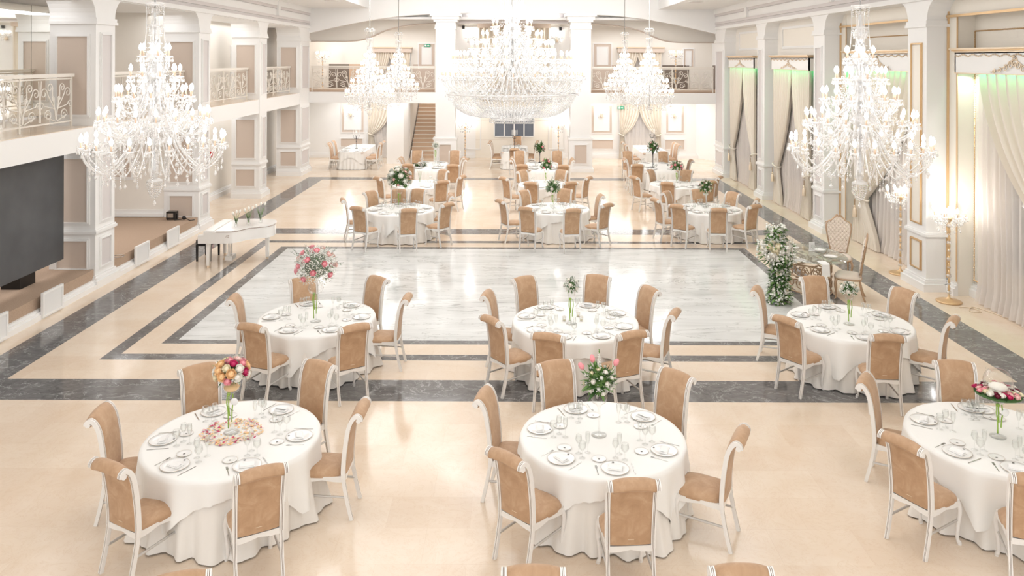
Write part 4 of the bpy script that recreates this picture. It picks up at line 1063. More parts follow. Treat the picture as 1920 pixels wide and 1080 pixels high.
def rect_set(ctr, w, l, nm, chairs, seed, over=True):
    t = bpy.data.objects.new('dining_table', None); COL.objects.link(t); t.location = (*ctr, 0); tag(t, 'long banquet table under white cloth, '+nm, 'table', 'long banquet tables')
    b = MB(); b.box(-w/2+.02, w/2-.02, -l/2+.02, l/2-.02, TH-.04, TH-.012, 'stairs'); b.build('tabletop', t)
    for sx in (-1, 1):
        for sy in (-1, 1): b = MB(); b.box(sx*(w/2-.15)-.025, sx*(w/2-.15)+.025, sy*(l/2-.2)-.025, sy*(l/2-.2)+.025, 0, TH-.04, 'stairs'); b.build('leg', t)
    c = rect_cloth(w, l, seed).build('tablecloth'); c.location = (*ctr, 0); tag(c, 'floor-length white cloth, '+nm, 'tablecloth', 'floor-length cloths')
    if over: o = rect_overlay(w, l, seed).build('overlay_cloth'); o.location = (*ctr, 0); tag(o, 'white draped overlay cloth, '+nm, 'tablecloth', 'scalloped overlay cloths')
    S = {'L': [], 'R': [], 'F': [], 'B': []}
    for px, py, sd in chairs: S[sd].append((px, py))
    nmz = {'L': 'stage-side', 'R': 'curtain-side', 'F': 'front', 'B': 'rear'}
    for sd, lst in S.items():
        lst.sort(key=lambda p: -p[1] if sd in 'LR' else p[0])
        for i, (px, py) in enumerate(lst):
            od = ['first', 'second', 'third', 'fourth', 'fifth'][i]+' ' if len(lst) > 1 else ''; where = '%s%s seat, %s' % (od, nmz[sd], nm)
            face = {'L': -pi/2, 'R': pi/2, 'F': 0, 'B': pi}[sd]
            x, y = at(px, py, 1.125)
            if sd == 'L' and x+.385+.28 > ctr[0]-w/2+.2: x = ctr[0]-w/2-.50
            if sd == 'R' and x-.385-.28 < ctr[0]+w/2-.2: x = ctr[0]+w/2+.50
            if sd == 'F': y = min(y, ctr[1]-l/2-.62)
            if sd == 'B': y = max(y, ctr[1]+l/2+.62)
            if sd in 'LR': y = max(ctr[1]-l/2+.25, min(ctr[1]+l/2-.25, y))
            X = x-sin(face)*.385; Y = y+cos(face)*.385
            first_or_dup(CH, 'c', make_chair, (X, Y, 0), face, 'tan leather chair in white frame, '+where, 'chair', 'tan chairs at the long tables')
            XS = max(ctr[0]-w/2+.3, min(ctr[0]+w/2-.3, X))
            if sd in 'LR': setting((ctr[0], Y), w/2, 0 if sd == 'R' else pi, where, 0, seed*10+i, TH+.008)
            else: setting((XS, ctr[1]), l/2, -pi/2 if sd == 'F' else pi/2, where, 0, seed*10+i, TH+.008)
    return ctr

# ---------------------------------------------------------------- flowers
ROSE = {}
def rose_mesh(m):
    if m not in ROSE:
        b = MB(); rr = random.Random(5)
        b.ball((0, 0, .0), .62, m, 8, 5, .8)
        for ring, (n, r, tilt) in enumerate(((3, .42, .25), (5, .68, .6), (6, .92, .95))):
            for k in range(n):
                a = 2*pi*(k+.5*ring)/n; c = Vector((cos(a), sin(a), 0)); s = Vector((-sin(a), cos(a), 0)); pts = []
                for i in range(4):
                    v = i/3; row = []
                    for j in range(4):
                        u = -1+2*j/3; p = c*(r*(.45+.55*v*(.6+tilt*.5)))+s*(u*r*.62*(1-.35*v))+Vector((0, 0, -.45+1.05*v-tilt*.35*v+.0*u)); p -= c*(.18*r*u*u); row.append(p)
                    pts.append(row)
                b.grid(pts, m, True)
        ROSE[m] = b.mesh('rose_bloom')
    return ROSE[m]
def rot_to(d): return Vector(d).to_track_quat('Z', 'Y').to_euler()
def bloom(t, m, c, r, d=(0, 0, 1), name='rose'):
    o = bpy.data.objects.new(name, rose_mesh(m)); COL.objects.link(o); o.parent = t; o.location = c; o.scale = (r, r, r); o.rotation_euler = rot_to(d)
def leaf(mb, c, d, L_, w, m):
    d = Vector(d).normalized(); u, v = frame_of(d); c = Vector(c)
    mb.add([c, c+d*L_*.35+u*w, c+d*L_, c+d*L_*.35-u*w, c+d*L_*.5+v*w*.3], [(0, 1, 4), (1, 2, 4), (2, 3, 4), (3, 0, 4)], m, True)
def rdir(rr, zmin=-.5):
    while True:
        p = Vector((rr.uniform(-1, 1), rr.uniform(-1, 1), rr.uniform(-1, 1)))
        if .2 < p.length < 1 and p.normalized().z > zmin: return p.normalized()
def bouquet(t, c, R, blooms, nleaf=120, leafm=('leaf', 'leaf2'), nbreath=0, br=.9, flat=1.0, seed=1, ll=.09, sprigs=0, zmin=-.45):
    rr = random.Random(seed); c = Vector(c); b = MB()
    b.ball(c, R*.55, leafm[0], 10, 7, flat)
    for k in range(nleaf):
        d = rdir(rr, -.7); p = c+Vector((d.x, d.y, d.z*flat))*R*rr.uniform(.4, .82); leaf(b, p, d+rdir(rr, -1)*.5, ll*rr.uniform(.7, 1.3), ll*.22, rr.choice(leafm))
    for k in range(sprigs):
        d = rdir(rr, -.2); p = c+d*R*.7; q = p+d*R*rr.uniform(.4, .75); b.tube([p, q], .002, 'grey', 3)
        for j in range(7): u = j/7; e = rdir(rr, -1); leaf(b, p+(q-p)*u, e, .035, .012, 'grey')
    b.build('foliage', t, kind='stuff')
    n = sum(k for _, k, _ in blooms); i = 0; off = rr.uniform(0, 6)
    lst = [(m, r) for m, k, r in blooms for _ in range(k)]; rr.shuffle(lst)
    for i, (m, r) in enumerate(lst):
        z = 1-(i+.5)/max(n, 1)*(1-zmin); a = i*2.39996+off; q = sqrt(max(0, 1-z*z)); d = Vector((q*cos(a), q*sin(a), z)); p = c+Vector((d.x, d.y, d.z*flat))*(R-r*.3)
        bloom(t, m, p, r, d, 'rose' if m.startswith('rose') else 'flower')
    if nbreath:
        b = MB()
        for k in range(nbreath):
            d = rdir(rr, -.75); p = c+Vector((d.x, d.y, d.z*flat))*R*br*rr.uniform(.75, 1.12); b.gem(p, rr.uniform(.006, .011), 'bloom')
        b.build('baby_breath', t, kind='stuff')
def tulip(t, c, h, d, m, s=1):
    b = MB(); d = Vector(d).normalized(); c = Vector(c); b.tube([c, c+d*h], .004, 'leaf2', 5); mm = Matrix.Translation(c+d*h) @ d.to_track_quat('Z', 'Y').to_matrix().to_4x4(); st = len(b.v)
    b.lathe([(.004, -.01*s), (.02*s, .005*s), (.024*s, .025*s), (.017*s, .05*s), (.004*s, .062*s)], m, 8); b.xform(mm, st); b.build('tulip', t)
def martini_vase(name, loc, label, H, Rb, fill=None, ribbon=True, trumpet=None, cat='flower vase', flatbowl=1.0, medallion=False):
    t = thing(name, label, cat, loc)
    b = MB(); m = trumpet or 'glass'
    b.lathe([(.001, .0), (.085, .0), (.088, .004), (.03, .012), (.012, .03), (.010, H*.35), (.014, H*.5), (.013, H-.10), (.03, H-.06), (Rb*.8, H-.03), (Rb, H+.03*flatbowl), (Rb*.85, H+.085*flatbowl)] if not trumpet else
            [(.001, 0), (.075, 0), (.07, .012), (.014, .03), (.012, H*.5), (.02, H*.8), (.055, H), (.05, H+.02)], m, 24)
    b.build('vase_body', t)
    if fill: b = MB(); b.ball((0, 0, H+.01), Rb*.86, fill, 14, 8, .55); b.build('vase_filling', t)
    if ribbon:
        b = MB()
        for k, (dx, L_) in enumerate(((-.022, .9), (-.010, .62), (.016, .75))): b.tube(spline([(dx*1.5, -.03, H-.05), (dx*1.8, -.04, H-.15), (dx*1.2, -.036, H*.5), (dx, -.032, H*(1-L_)+.01)], 4), .0075, 'stemgreen', 5)
        b.ball((-.02, -.03, H-.05), .024, 'stemgreen', 8, 5); b.build('green_ribbon', t)
    if medallion: b = MB(); b.lathe([(.001, 0), (.038, 0), (.042, .004), (.038, .008), (.001, .008)], 'china', 18); b.xform(Matrix.Translation((.05, -.05, H-.13)) @ Matrix.Rotation(pi/2, 4, 'X') @ Matrix.Scale(1, 4)); b.build('medallion', t)
    return t
def candelabra(loc, label, H=.5, m='darkmetal'):
    t = thing('table_candelabra', label, 'candelabra', loc)
    b = MB(); b.lathe([(.001, 0), (.07, 0), (.065, .015), (.015, .04), (.012, H*.5), (.022, H*.55), (.010, H*.6), (.012, H-.04)], m, 12); b.build('stem', t)
    b = MB()
    for k in range(4):
        a = pi/2*k+.4; b.tube(spline([(0, 0, H-.12), (.06*cos(a), .06*sin(a), H-.17), (.12*cos(a), .12*sin(a), H-.08), (.13*cos(a), .13*sin(a), H-.02)], 3), .007, m, 5); b.lathe([(.008, 0), (.022, .01), (.022, .018)], m, 8, (.13*cos(a), .13*sin(a), H-.02))
    b.build('arms', t)
    for k in range(5):
        a = pi/2*k+.4; x, y, z = (.13*cos(a), .13*sin(a), H-.01) if k < 4 else (0, 0, H-.04); b = MB(); b.lathe([(.010, 0), (.010, .26), (.001, .265)], 'candle', 7, (x, y, z)); b.build('candle', t)
    return t
# ---------------------------------------------------------------- the tables
N1, N2, N3 = 'petal-strewn table', 'tulip bouquet table', 'glass globe table'
N4, N5, N6 = 'pink rose ball table', 'three tealight table', 'small posy table'
N7, N8, N9 = 'white hydrangea table', 'leafy white posy table', 'third-row curtain-side table'
N10, N11, N12 = 'table behind hydrangeas', 'pink spray table', 'fourth-row curtain-side table'
C1 = round_set(281, 592, 751, .93, N1, [(182.8, 772), (203, 874), (491, 884), (680, 764), (602, 681), (372, 688)], 1, rot=.35)
C2 = round_set(983, 1276, 753, .90, N2, [(903, 738), (947.6, 856), (1189, 907), (1391.6, 815), (1271, 700), (1039, 680)], 2, rot=.0)
C3 = round_set(0, 0, 0, .92, N3, [(1618, 710.6), (1690, 827), (1952, 900), (1787.5, 680)], 3, ctr=(5.42, 8.83), rot=.1, extra=(.25, 1.25))
C4 = round_set(492, 697, 562, .92, N4, [(434.8, 558), (469, 612), (667.5, 613), (765, 557), (710.5, 521.5), (568, 523)], 4, rot=.6)
C5 = round_set(965, 1192, 566, .99, N5, [(910.4, 550), (919, 598.6), (1026, 630), (1187.5, 626), (1266.6, 586), (1221.6, 541.4), (1121, 518.5), (980, 521.5)], 5, rot=.15)
C6 = round_set(1485, 1700, 570, .94, N6, [(1415, 541.6), (1472, 599), (1665.6, 632), (1789.8, 599.6), (1698, 545), (1524, 520.5)], 6, rot=.2)
C7 = round_set(685, 815, 380.5, .94, N7, [(641.5, 374), (669, 390), (766.5, 393.7), (841, 383), (847.7, 366.6), (693, 360), (785.7, 356), (748, 357)], 7, rot=.5)
C8 = round_set(980, 1105, 379.5, .92, N8, [(936.6, 376.3), (985.6, 391), (1074.8, 394), (1139.6, 384), (1128.7, 366), (979, 358.7), (1058.5, 356)], 8, rot=.1)
C9 = round_set(1274, 1384, 380.5, .90, N9, [(1227.5, 374), (1269.6, 386), (1348, 392.7), (1417, 386), (1420.5, 374.7), (1376, 362), (1308, 357), (1247, 360.5)], 9, rot=.3)
C10 = round_set(737, 838, 337, .92, N10, [(707, 333.7), (829.7, 340.6), (868, 330.7), (832.7, 319.8), (745, 322)], 10, full=0)
C11 = round_set(973, 1075, 337.6, .92, N11, [(943.5, 334), (995, 343.4), (1070, 343), (1105, 333), (1054, 320), (977.5, 320.7)], 11, full=0)
C12 = round_set(1220, 1322, 337.2, .92, N12, [(1188, 332), (1251, 343.4), (1217, 320), (1287.5, 320.3), (1350.6, 332), (1333, 341)], 12, full=0)
N13, N14, N15 = 'wreath centrepiece table', 'long table under great chandelier', 'black trumpet vase table'
C13 = rect_set((-3.27, 31.15), 1.25, 2.3, N13, [(777.6, 288, 'B'), (851, 286.7, 'B'), (759.5, 295.5, 'L'), (755, 300.6, 'L'), (765, 309, 'F'), (870.6, 295.5, 'R'), (874, 300, 'R'), (849, 310, 'F')], 13, False)
C14 = rect_set((1.16, 31.15), 1.3, 2.3, N14, [(974.5, 288, 'B'), (1046, 288, 'B'), (1071, 297.6, 'R'), (1075, 304, 'R'), (959.7, 295.7, 'L'), (957, 303, 'L'), (978.7, 310, 'F'), (1056, 311, 'F')], 14, False)
C15 = rect_set((5.7, 31.15), 1.3, 2.3, N15, [(1180.7, 289, 'B'), (1248, 288.8, 'B'), (1170.6, 297, 'L'), (1174, 304, 'L'), (1195.6, 309.6, 'F'), (1288, 301.8, 'R'), (1286, 308, 'R')], 15, False)
C16 = rect_set((-7.3, 37.0), 1.2, 3.4, 'long table by the stairs', [(609.8, 272, 'L'), (619.5, 268.4, 'L'), (627, 265, 'L'), (710.5, 273, 'R'), (714.4, 269, 'R'), (720.4, 265.4, 'R')], 16)
C17 = rect_set((.06, 37.0), 1.2, 2.9, 'table before the pale far door', [(915.7, 269.5, 'L'), (917, 267, 'L'), (918.5, 264.8, 'L'), (1009, 269.5, 'R'), (1007, 267, 'R'), (1005, 264.8, 'R'), (964.8, 280, 'F'), (970, 257, 'B')], 17)
C18 = rect_set((6.4, 37.0), 1.2, 3.4, 'long table before the tied far drapes', [(1166.6, 267, 'L'), (1173, 271.7, 'L'), (1258.8, 267.7, 'R'), (1265.5, 270.5, 'R'), (1273.6, 274, 'R')], 18)
for px, py, nm in ((332, 1082, 'below the petal-strewn table'), (1000, 1068, 'below the tulip bouquet table, stage side'), (1388, 1066, 'below the tulip bouquet table, curtain side')):
    chair(px, py, (at(px, py, 1.1)[0]*1.02, 2), 'tan leather chair back cut by the lower edge, '+nm, 'chairs cut by the lower edge', face=pi+(.0 if px != 332 else .3))

# ---------------------------------------------------------------- centrepieces
TZ = TH+.003
def vp(px, py): x, y = at(px, py, TH); return (x, y, TZ)
# 1 mixed roses over the petals
v = vp(434, 811); t = martini_vase('flower_vase', v, 'tall stemmed glass vase of peach, white and magenta roses among petals', .50, .10, 'rosepeach', medallion=True)
bouquet(t, (0, 0, .68), .20, [('rosepeach', 6, .062), ('rosewhite', 7, .058), ('rosepink', 6, .052), ('rosered', 4, .052), ('rosecream', 3, .05), ('rosepale', 4, .055)], 70, seed=11, nbreath=60, ll=.07, flat=.75, zmin=-.25)
b = MB(); rr = random.Random(4)
for k in range(330):
    a = rr.uniform(0, 2*pi); r = .09+.22*sqrt(rr.random()); m_ = 'rosered' if rr.random() < .13 else rr.choice(('rosepeach', 'rosepeach', 'rosecream', 'rosepale')); c = Vector((r*cos(a)*1.1, r*sin(a), .004+rr.random()*.012)); s = rr.uniform(.014, .026); a2 = rr.uniform(0, 6); u = Vector((cos(a2), sin(a2), rr.uniform(-.25, .25))); w = Vector((-sin(a2), cos(a2), rr.uniform(-.25, .25)))
    b.add([c, c+u*s+w*s*.5, c+w*s*1.3, c-u*s+w*s*.5, c+w*s*.6+Vector((0, 0, .008))], [(0, 1, 4), (1, 2, 4), (2, 3, 4), (3, 0, 4)], m_, True)
o = b.build('scattered_petals', kind='stuff'); o.location = v; tag(o, 'peach and magenta rose petals scattered round the vase', 'petals')
# 2 tulips, white stock and yellow lilies
t = martini_vase('flower_vase', vp(1123, 816), 'tall glass goblet vase with pink tulips and white spring flowers', .40, .095, ribbon=False)
bouquet(t, (0, 0, .60), .18, [('rosewhite', 16, .032), ('rosecream', 5, .03), ('bloom', 10, .022)], 170, ('leaf2', 'leaf2', 'leaf'), nbreath=110, seed=12, ll=.11)
for d, h in (((-.55, -.1, .75), .22), ((-.2, .1, 1), .24), ((.5, -.1, .9), .25)): tulip(t, (d[0]*.1, 0, .58), h, d, 'tulip', 1.3)
b = MB(); 
for k in range(34): u = k/34; a = k*2.4; b.gem((.026*(1-u)*cos(a), .026*(1-u)*sin(a)+.01, .72+.24*u), .015*(1-.6*u), 'bloom' if u < .8 else 'leaf2')
b.build('stock_spike', t)
# 3 ring of roses under a glass globe
v = vp(1871, 819); t = martini_vase('flower_vase', v, 'stemmed glass vase carrying a rose ring and a clear glass globe', .42, .085, medallion=True)
b = MB(); b.lathe([(.001, .47), (.235, .475), (.24, .49), (.001, .50)], 'leaf', 28); rr = random.Random(8)
for k in range(70): a = rr.uniform(0, 6.28); leaf(b, (.18*cos(a), .18*sin(a), .49), (cos(a), sin(a), rr.uniform(-.3, .5)), .07, .02, 'leaf')
b.build('foliage', t, kind='stuff')
for k in range(46):
    a = k*2.39996; r = .235*sqrt((k+5)/51); m_ = ('rosewhite', 'rosepink', 'roseburg', 'rosepale', 'rosewhite', 'rosered', 'rosecream')[k*5 % 7]; bloom(t, m_, (r*cos(a), r*sin(a), .525), .036 if m_ != 'rosewhite' else .042, (cos(a)*.5*r/.2, sin(a)*.5*r/.2, 1))
b = MB(); b.ball((0, .0, .555), .10, 'rosewhite', 16, 8, .45); b.build('white_cushion', t)
b = MB(); b.lathe([(.15*sin(q), .62-.15*cos(q)) for q in [.5+k*(2.0)/14 for k in range(15)]], 'glass', 28); b.lathe([(.118, .742), (.122, .745), (.118, .748)], 'glass', 28); b.build('glass_globe', t)
# 4 big ball of baby's breath and pink roses
t = martini_vase('flower_vase', vp(592, 603), 'tall glass vase topped by large ball of baby breath and pink roses', .50, .125, flatbowl=1.2)
bouquet(t, (0, 0, .88), .335, [('rosepink', 13, .055), ('rosepale', 7, .055)], 150, ('grey', 'leaf2', 'grey'), nbreath=1900, seed=14, ll=.06, sprigs=22)
# 5 small posy, tealights
t = martini_vase('flower_vase', vp(1071, 607), 'slim glass vase with small white posy and long green ribbon', .45, .065)
bouquet(t, (0, 0, .60), .125, [('rosewhite', 8, .035)], 60, ('leaf', 'leaf'), nbreath=260, seed=15, ll=.06, sprigs=5)
for k, (px, py) in enumerate(((1058, 602), (1084, 594), (1090, 602))):
    q = vp(px, py); t = thing('tealight_holder', 'small glass tealight cup beside the slim vase, '+('stage-side one', 'rear one', 'curtain-side one')[k], 'candle holder', q, 0, 'tealights on the three tealight table')
    b = MB(); b.lathe([(.001, .002), (.028, .002), (.031, .07), (.029, .07), (.026, .006)], 'glass', 12); b.lathe([(.031, .062), (.032, .066), (.031, .07)], 'palegold', 12); b.build('cup', t); b = MB(); b.lathe([(.001, .03), (.022, .03), (.022, .006)], 'rosecream', 10); b.build('candle', t)
t = martini_vase('flower_vase', vp(1592, 608), 'slim glass vase with small dark-leaved white posy and green ribbon', .43, .07)
bouquet(t, (0, 0, .56), .15, [('rosewhite', 9, .036)], 110, ('leaf', 'leaf'), nbreath=240, seed=16, ll=.06, flat=.8)
# 7 hydrangeas
t = martini_vase('flower_vase', vp(749, 388), 'tall vase with large dark-leaved bouquet of white hydrangeas', .42, .09, ribbon=True)
bouquet(t, (0, 0, .80), .36, [('rosewhite', 9, .085), ('rosepale', 12, .045), ('bloom', 5, .09)], 330, ('leaf', 'leaf', 'leaf2'), nbreath=160, seed=17, ll=.12)
t = martini_vase('flower_vase', vp(1037, 390), 'clear glass vase with leafy white posy and green stems', .40, .06)
bouquet(t, (0, 0, .58), .21, [('rosewhite', 9, .055)], 190, ('leaf', 'leaf2'), nbreath=120, seed=18, ll=.10)
t = martini_vase('flower_vase', vp(1323, 388), 'white goblet vase with white and yellow bouquet on curtain-side table', .36, .085, 'rosewhite', ribbon=False)
bouquet(t, (0, 0, .57), .20, [('rosewhite', 13, .035), ('rosecream', 6, .035), ('rosepink', 2, .05)], 190, ('leaf', 'leaf2'), nbreath=100, seed=19, ll=.10, sprigs=3)
# rows four and five
t = martini_vase('flower_vase', vp(1024, 341), 'glass vase with pink and white spray and green stems', .34, .07)
bouquet(t, (0, 0, .56), .21, [('rosepink', 7, .05), ('rosewhite', 7, .045)], 160, ('leaf', 'leaf2'), seed=20, ll=.12)
t = martini_vase('flower_vase', vp(1269, 342), 'glass vase with round pale pink bouquet, green stems showing through', .36, .08)
bouquet(t, (0, 0, .56), .24, [('rosepink', 8, .05), ('rosewhite', 13, .045)], 150, ('leaf', 'leaf2'), seed=21, ll=.10, flat=.8)
t = martini_vase('flower_vase', vp(787, 345), 'clear glass vase with a single white tulip behind the hydrangeas', .30, .06, ribbon=False)
for k in range(3): tulip(t, (0, 0, .05), .34, (.15*(k-1), .05, 1), 'rosewhite', 1.3)
v = vp(787, 312); t = thing('flower_wreath', 'low wreath of cream and pink roses lying on the long table', 'flowers', v)
b = MB(); rr = random.Random(9)
for k in range(160): a = rr.uniform(0, 6.28); leaf(b, (.2*cos(a), .2*sin(a), .03), (cos(a)*rr.uniform(-.5, 1), sin(a)*rr.uniform(-.5, 1), rr.uniform(0, .8)), .12, .035, 'leaf')
b.build('foliage', t, kind='stuff')
for k in range(16): a = 2*pi*k/16; bloom(t, ('rosewhite', 'rosepale', 'rosecream')[k % 3], (.19*cos(a), .19*sin(a), .08), .055, (cos(a)*.3, sin(a)*.3, 1))
t = martini_vase('flower_vase', vp(817, 303), 'tall glass vase with pale baby breath posy on wreath table', .50, .07)
bouquet(t, (0, 0, .66), .17, [('rosewhite', 6, .04)], 50, ('grey', 'leaf2'), nbreath=420, seed=22, ll=.06)
t = martini_vase('flower_vase', vp(1012, 305), 'dark vase with loose green and white spray before the pale far door', .45, .06, ribbon=False, trumpet='darkmetal')
bouquet(t, (0, 0, .60), .22, [('rosewhite', 5, .045), ('rosepink', 2, .05)], 150, ('leaf', 'leaf'), seed=23, ll=.13, sprigs=8)
t = martini_vase('flower_vase', vp(1224, 314), 'black trumpet vase with dark spray of dusky pink roses', .62, .06, ribbon=False, trumpet='darkmetal')
bouquet(t, (0, 0, .78), .24, [('rosepale', 8, .05), ('rosewhite', 4, .05)], 200, ('leaf', 'leaf'), seed=24, ll=.12)
candelabra((-7.3, 36.7, TH+.008), 'slim dark candelabra with white candles, long table by the stairs', .62)
candelabra((.06, 37.0, TH+.008), 'slim dark candelabra, table before the pale far door', .62)
candelabra((6.4, 36.4, TH+.008), 'slim dark candelabra, long table before the tied far drapes', .75)

# ---------------------------------------------------------------- grand piano, bench, tulip vases
X0, Y0 = at(394, 502); PT = .90
t = thing('grand_piano', 'white baby grand piano with closed lid standing below the stage', 'piano', (X0-.12, Y0-.12, 0), .03)
Wd, Ln = 1.42, 1.78
out = spline([(0, 0, 0), (.72, 0, 0), (.92, .10, 0), (1.15, .36, 0), (1.42, .50, 0), (1.66, .60, 0), (1.78, .82, 0), (1.76, 1.12, 0), (1.60, 1.32, 0), (1.2, 1.42, 0), (.6, 1.42, 0), (0, 1.42, 0)], 6)
out = [(p.x, p.y) for p in out]
b = MB(); b.prism(out, 'z', .60, PT-.035, 'piano'); b.build('case', t)
lid = [(p[0]*1.005+(.0 if p[0] < .3 else .008), (p[1]-.71)*1.015+.71) for p in out if p[0] > .28]
b = MB(); b.prism(lid, 'z', PT-.022, PT, 'piano'); b.prism([((p[0]-.9)*.99+.9, (p[1]-.71)*.99+.71) for p in lid], 'z', PT-.036, PT-.022, 'groove'); b.build('lid', t)
b = MB(); b.box(.0, .27, .01, 1.41, PT-.036, PT-.01, 'piano'); b.box(-.16, .0, .0, 1.42, .60, .70, 'piano'); b.box(-.16, .02, .0, .07, .70, .80, 'piano'); b.box(-.16, .02, 1.35, 1.42, .70, .80, 'piano'); b.box(-.02, .0, .07, 1.35, .70, .84, 'piano'); b.build('fallboard', t)
b = MB(); b.box(-.14, -.02, .08, 1.34, .70, .715, 'china')
for k in range(36):
    if k % 7 not in (2, 6): b.box(-.10, -.02, .1+k*.0345, .118+k*.0345, .715, .727, 'black')
b.build('keys', t)
for x, y in ((.10, .12), (.10, 1.30), (1.55, .95)):
    b = MB(); q = [(-.055, .60), (.055, .60), (.038, .06), (-.038, .06)]; b.prism(q, 'y', -.05, .05, 'piano'); st = len(b.v); b.box(-.03, .03, -.03, .03, 0, .06, 'palegold'); b.xform(Matrix.Translation((x, y, 0))); b.build('leg', t)
b = MB(); 
for dy in (-.09, .09): b.box(.48, .53, .68+dy, .72+dy, .14, .60, 'piano')
b.box(.40, .62, .55, .85, .06, .16, 'piano')
for k in (-1, 0, 1): b.box(.32, .40, .69+k*.07, .71+k*.07, .07, .085, 'gold')
b.build('pedal_lyre', t)
# painted script on the cheek
cu = bpy.data.curves.new('nameplate', 'FONT'); cu.body = 'Suert'; cu.size = .13; cu.extrude = .0005; cu.shear = .35
tmp = bpy.data.objects.new('tmp', cu); me_ = bpy.data.meshes.new_from_object(tmp); bpy.data.objects.remove(tmp)
o = bpy.data.objects.new('nameplate_script', me_); COL.objects.link(o); o.parent = t; o.location = (.46, -.003, .735); o.rotation_euler = (pi/2, 0, 0); me_.materials.clear(); me_.materials.append(M['groove'])
t.scale = (.80, 1, 1)
X1, Y1 = at(372, 491); b0 = thing('piano_bench', 'black lacquered piano bench tucked beside the white piano', 'bench', (X1+.10, Y1+.36, 0), .03)
b = MB(); b.box(-.17, .17, -.36, .36, .45, .53, 'black'); b.build('seat', b0); b = MB(); b.box(-.17, .17, -.34, .34, .38, .44, 'black'); b.build('seat_frame', b0)
for sx in (-1, 1):
    for sy in (-1, 1): b = MB(); b.prism([(-.028, .42), (.028, .42), (.018, 0), (-.018, 0)], 'y', -.024, .024, 'black'); b.xform(Matrix.Translation((sx*.16, sy*.31, 0))); b.build('leg', b0)
for k, (px, py, n, hh, nm) in enumerate(((443, 425.5, 3, .20, 'nearest the keyboard'), (466, 422, 3, .24, 'in the middle of the piano lid'), (488.5, 418, 3, .30, 'tallest, at the tail end of the lid'))):
    x, y = at(px, py, PT); t = thing('tulip_vase', 'clear glass vase of white tulips on piano, '+nm, 'flower vase', (x, y, PT))
    b = MB(); b.lathe([(.001, .004), (.045, .004), (.05, .03), (.04, .10), (.045, .14+.04*k), (.043, .14+.04*k), (.037, .10), (.045, .03)], 'glass', 14); b.build('vase_body', t)
    b = MB(); 
    for j in range(10): a = j*.63; leaf(b, (.01*cos(a), .01*sin(a), .08), (cos(a)*.22, sin(a)*.22, 1), hh+.02, .022, 'leaf2')
    b.build('leaves', t)
    for j in range(n): tulip(t, (0, 0, .06), hh+.05+.03*j, ((j-1)*.28, .1*(j % 2)-.05, 1), 'rosewhite', 1.25)

# ---------------------------------------------------------------- couple's table: glass top, gilt scroll base, tufted chairs
GX, GY = 6.42, 17.25
t = thing('glass_table', 'oval glass table on ornate gilt scroll base beside the flower cascade', 'table', (GX, GY, 0), .25)
b = MB(); pr = [(.001, TH-.018), (.995, TH-.018), (1.0, TH-.009), (.995, TH), (.001, TH)]; b.lathe(pr, 'tableglass', 48); b.xform(Matrix.Diagonal((.74, .98, 1, 1))); b.build('glass_top', t)
b = MB(); ra, rb = .44, .62
for k in range(9):
    a = 2*pi*k/9
    for s in (-1, 1):
        for zz, r_ in ((.20, .135), (.52, .155)):
            sp = spiral((s*.12, zz), r_, 1.2*s, 1.4, s, 10)
            b.tube([(ra*cos(a+p/.55), rb*sin(a+p/.55), q) for p, q in sp], .013, 'champ', 6)
for z in (.03, .36, .73): b.tube([(ra*cos(a), rb*sin(a), z) for a in [2*pi*k/40 for k in range(41)]], .018, 'champ', 6)
b.build('scroll_base', t)
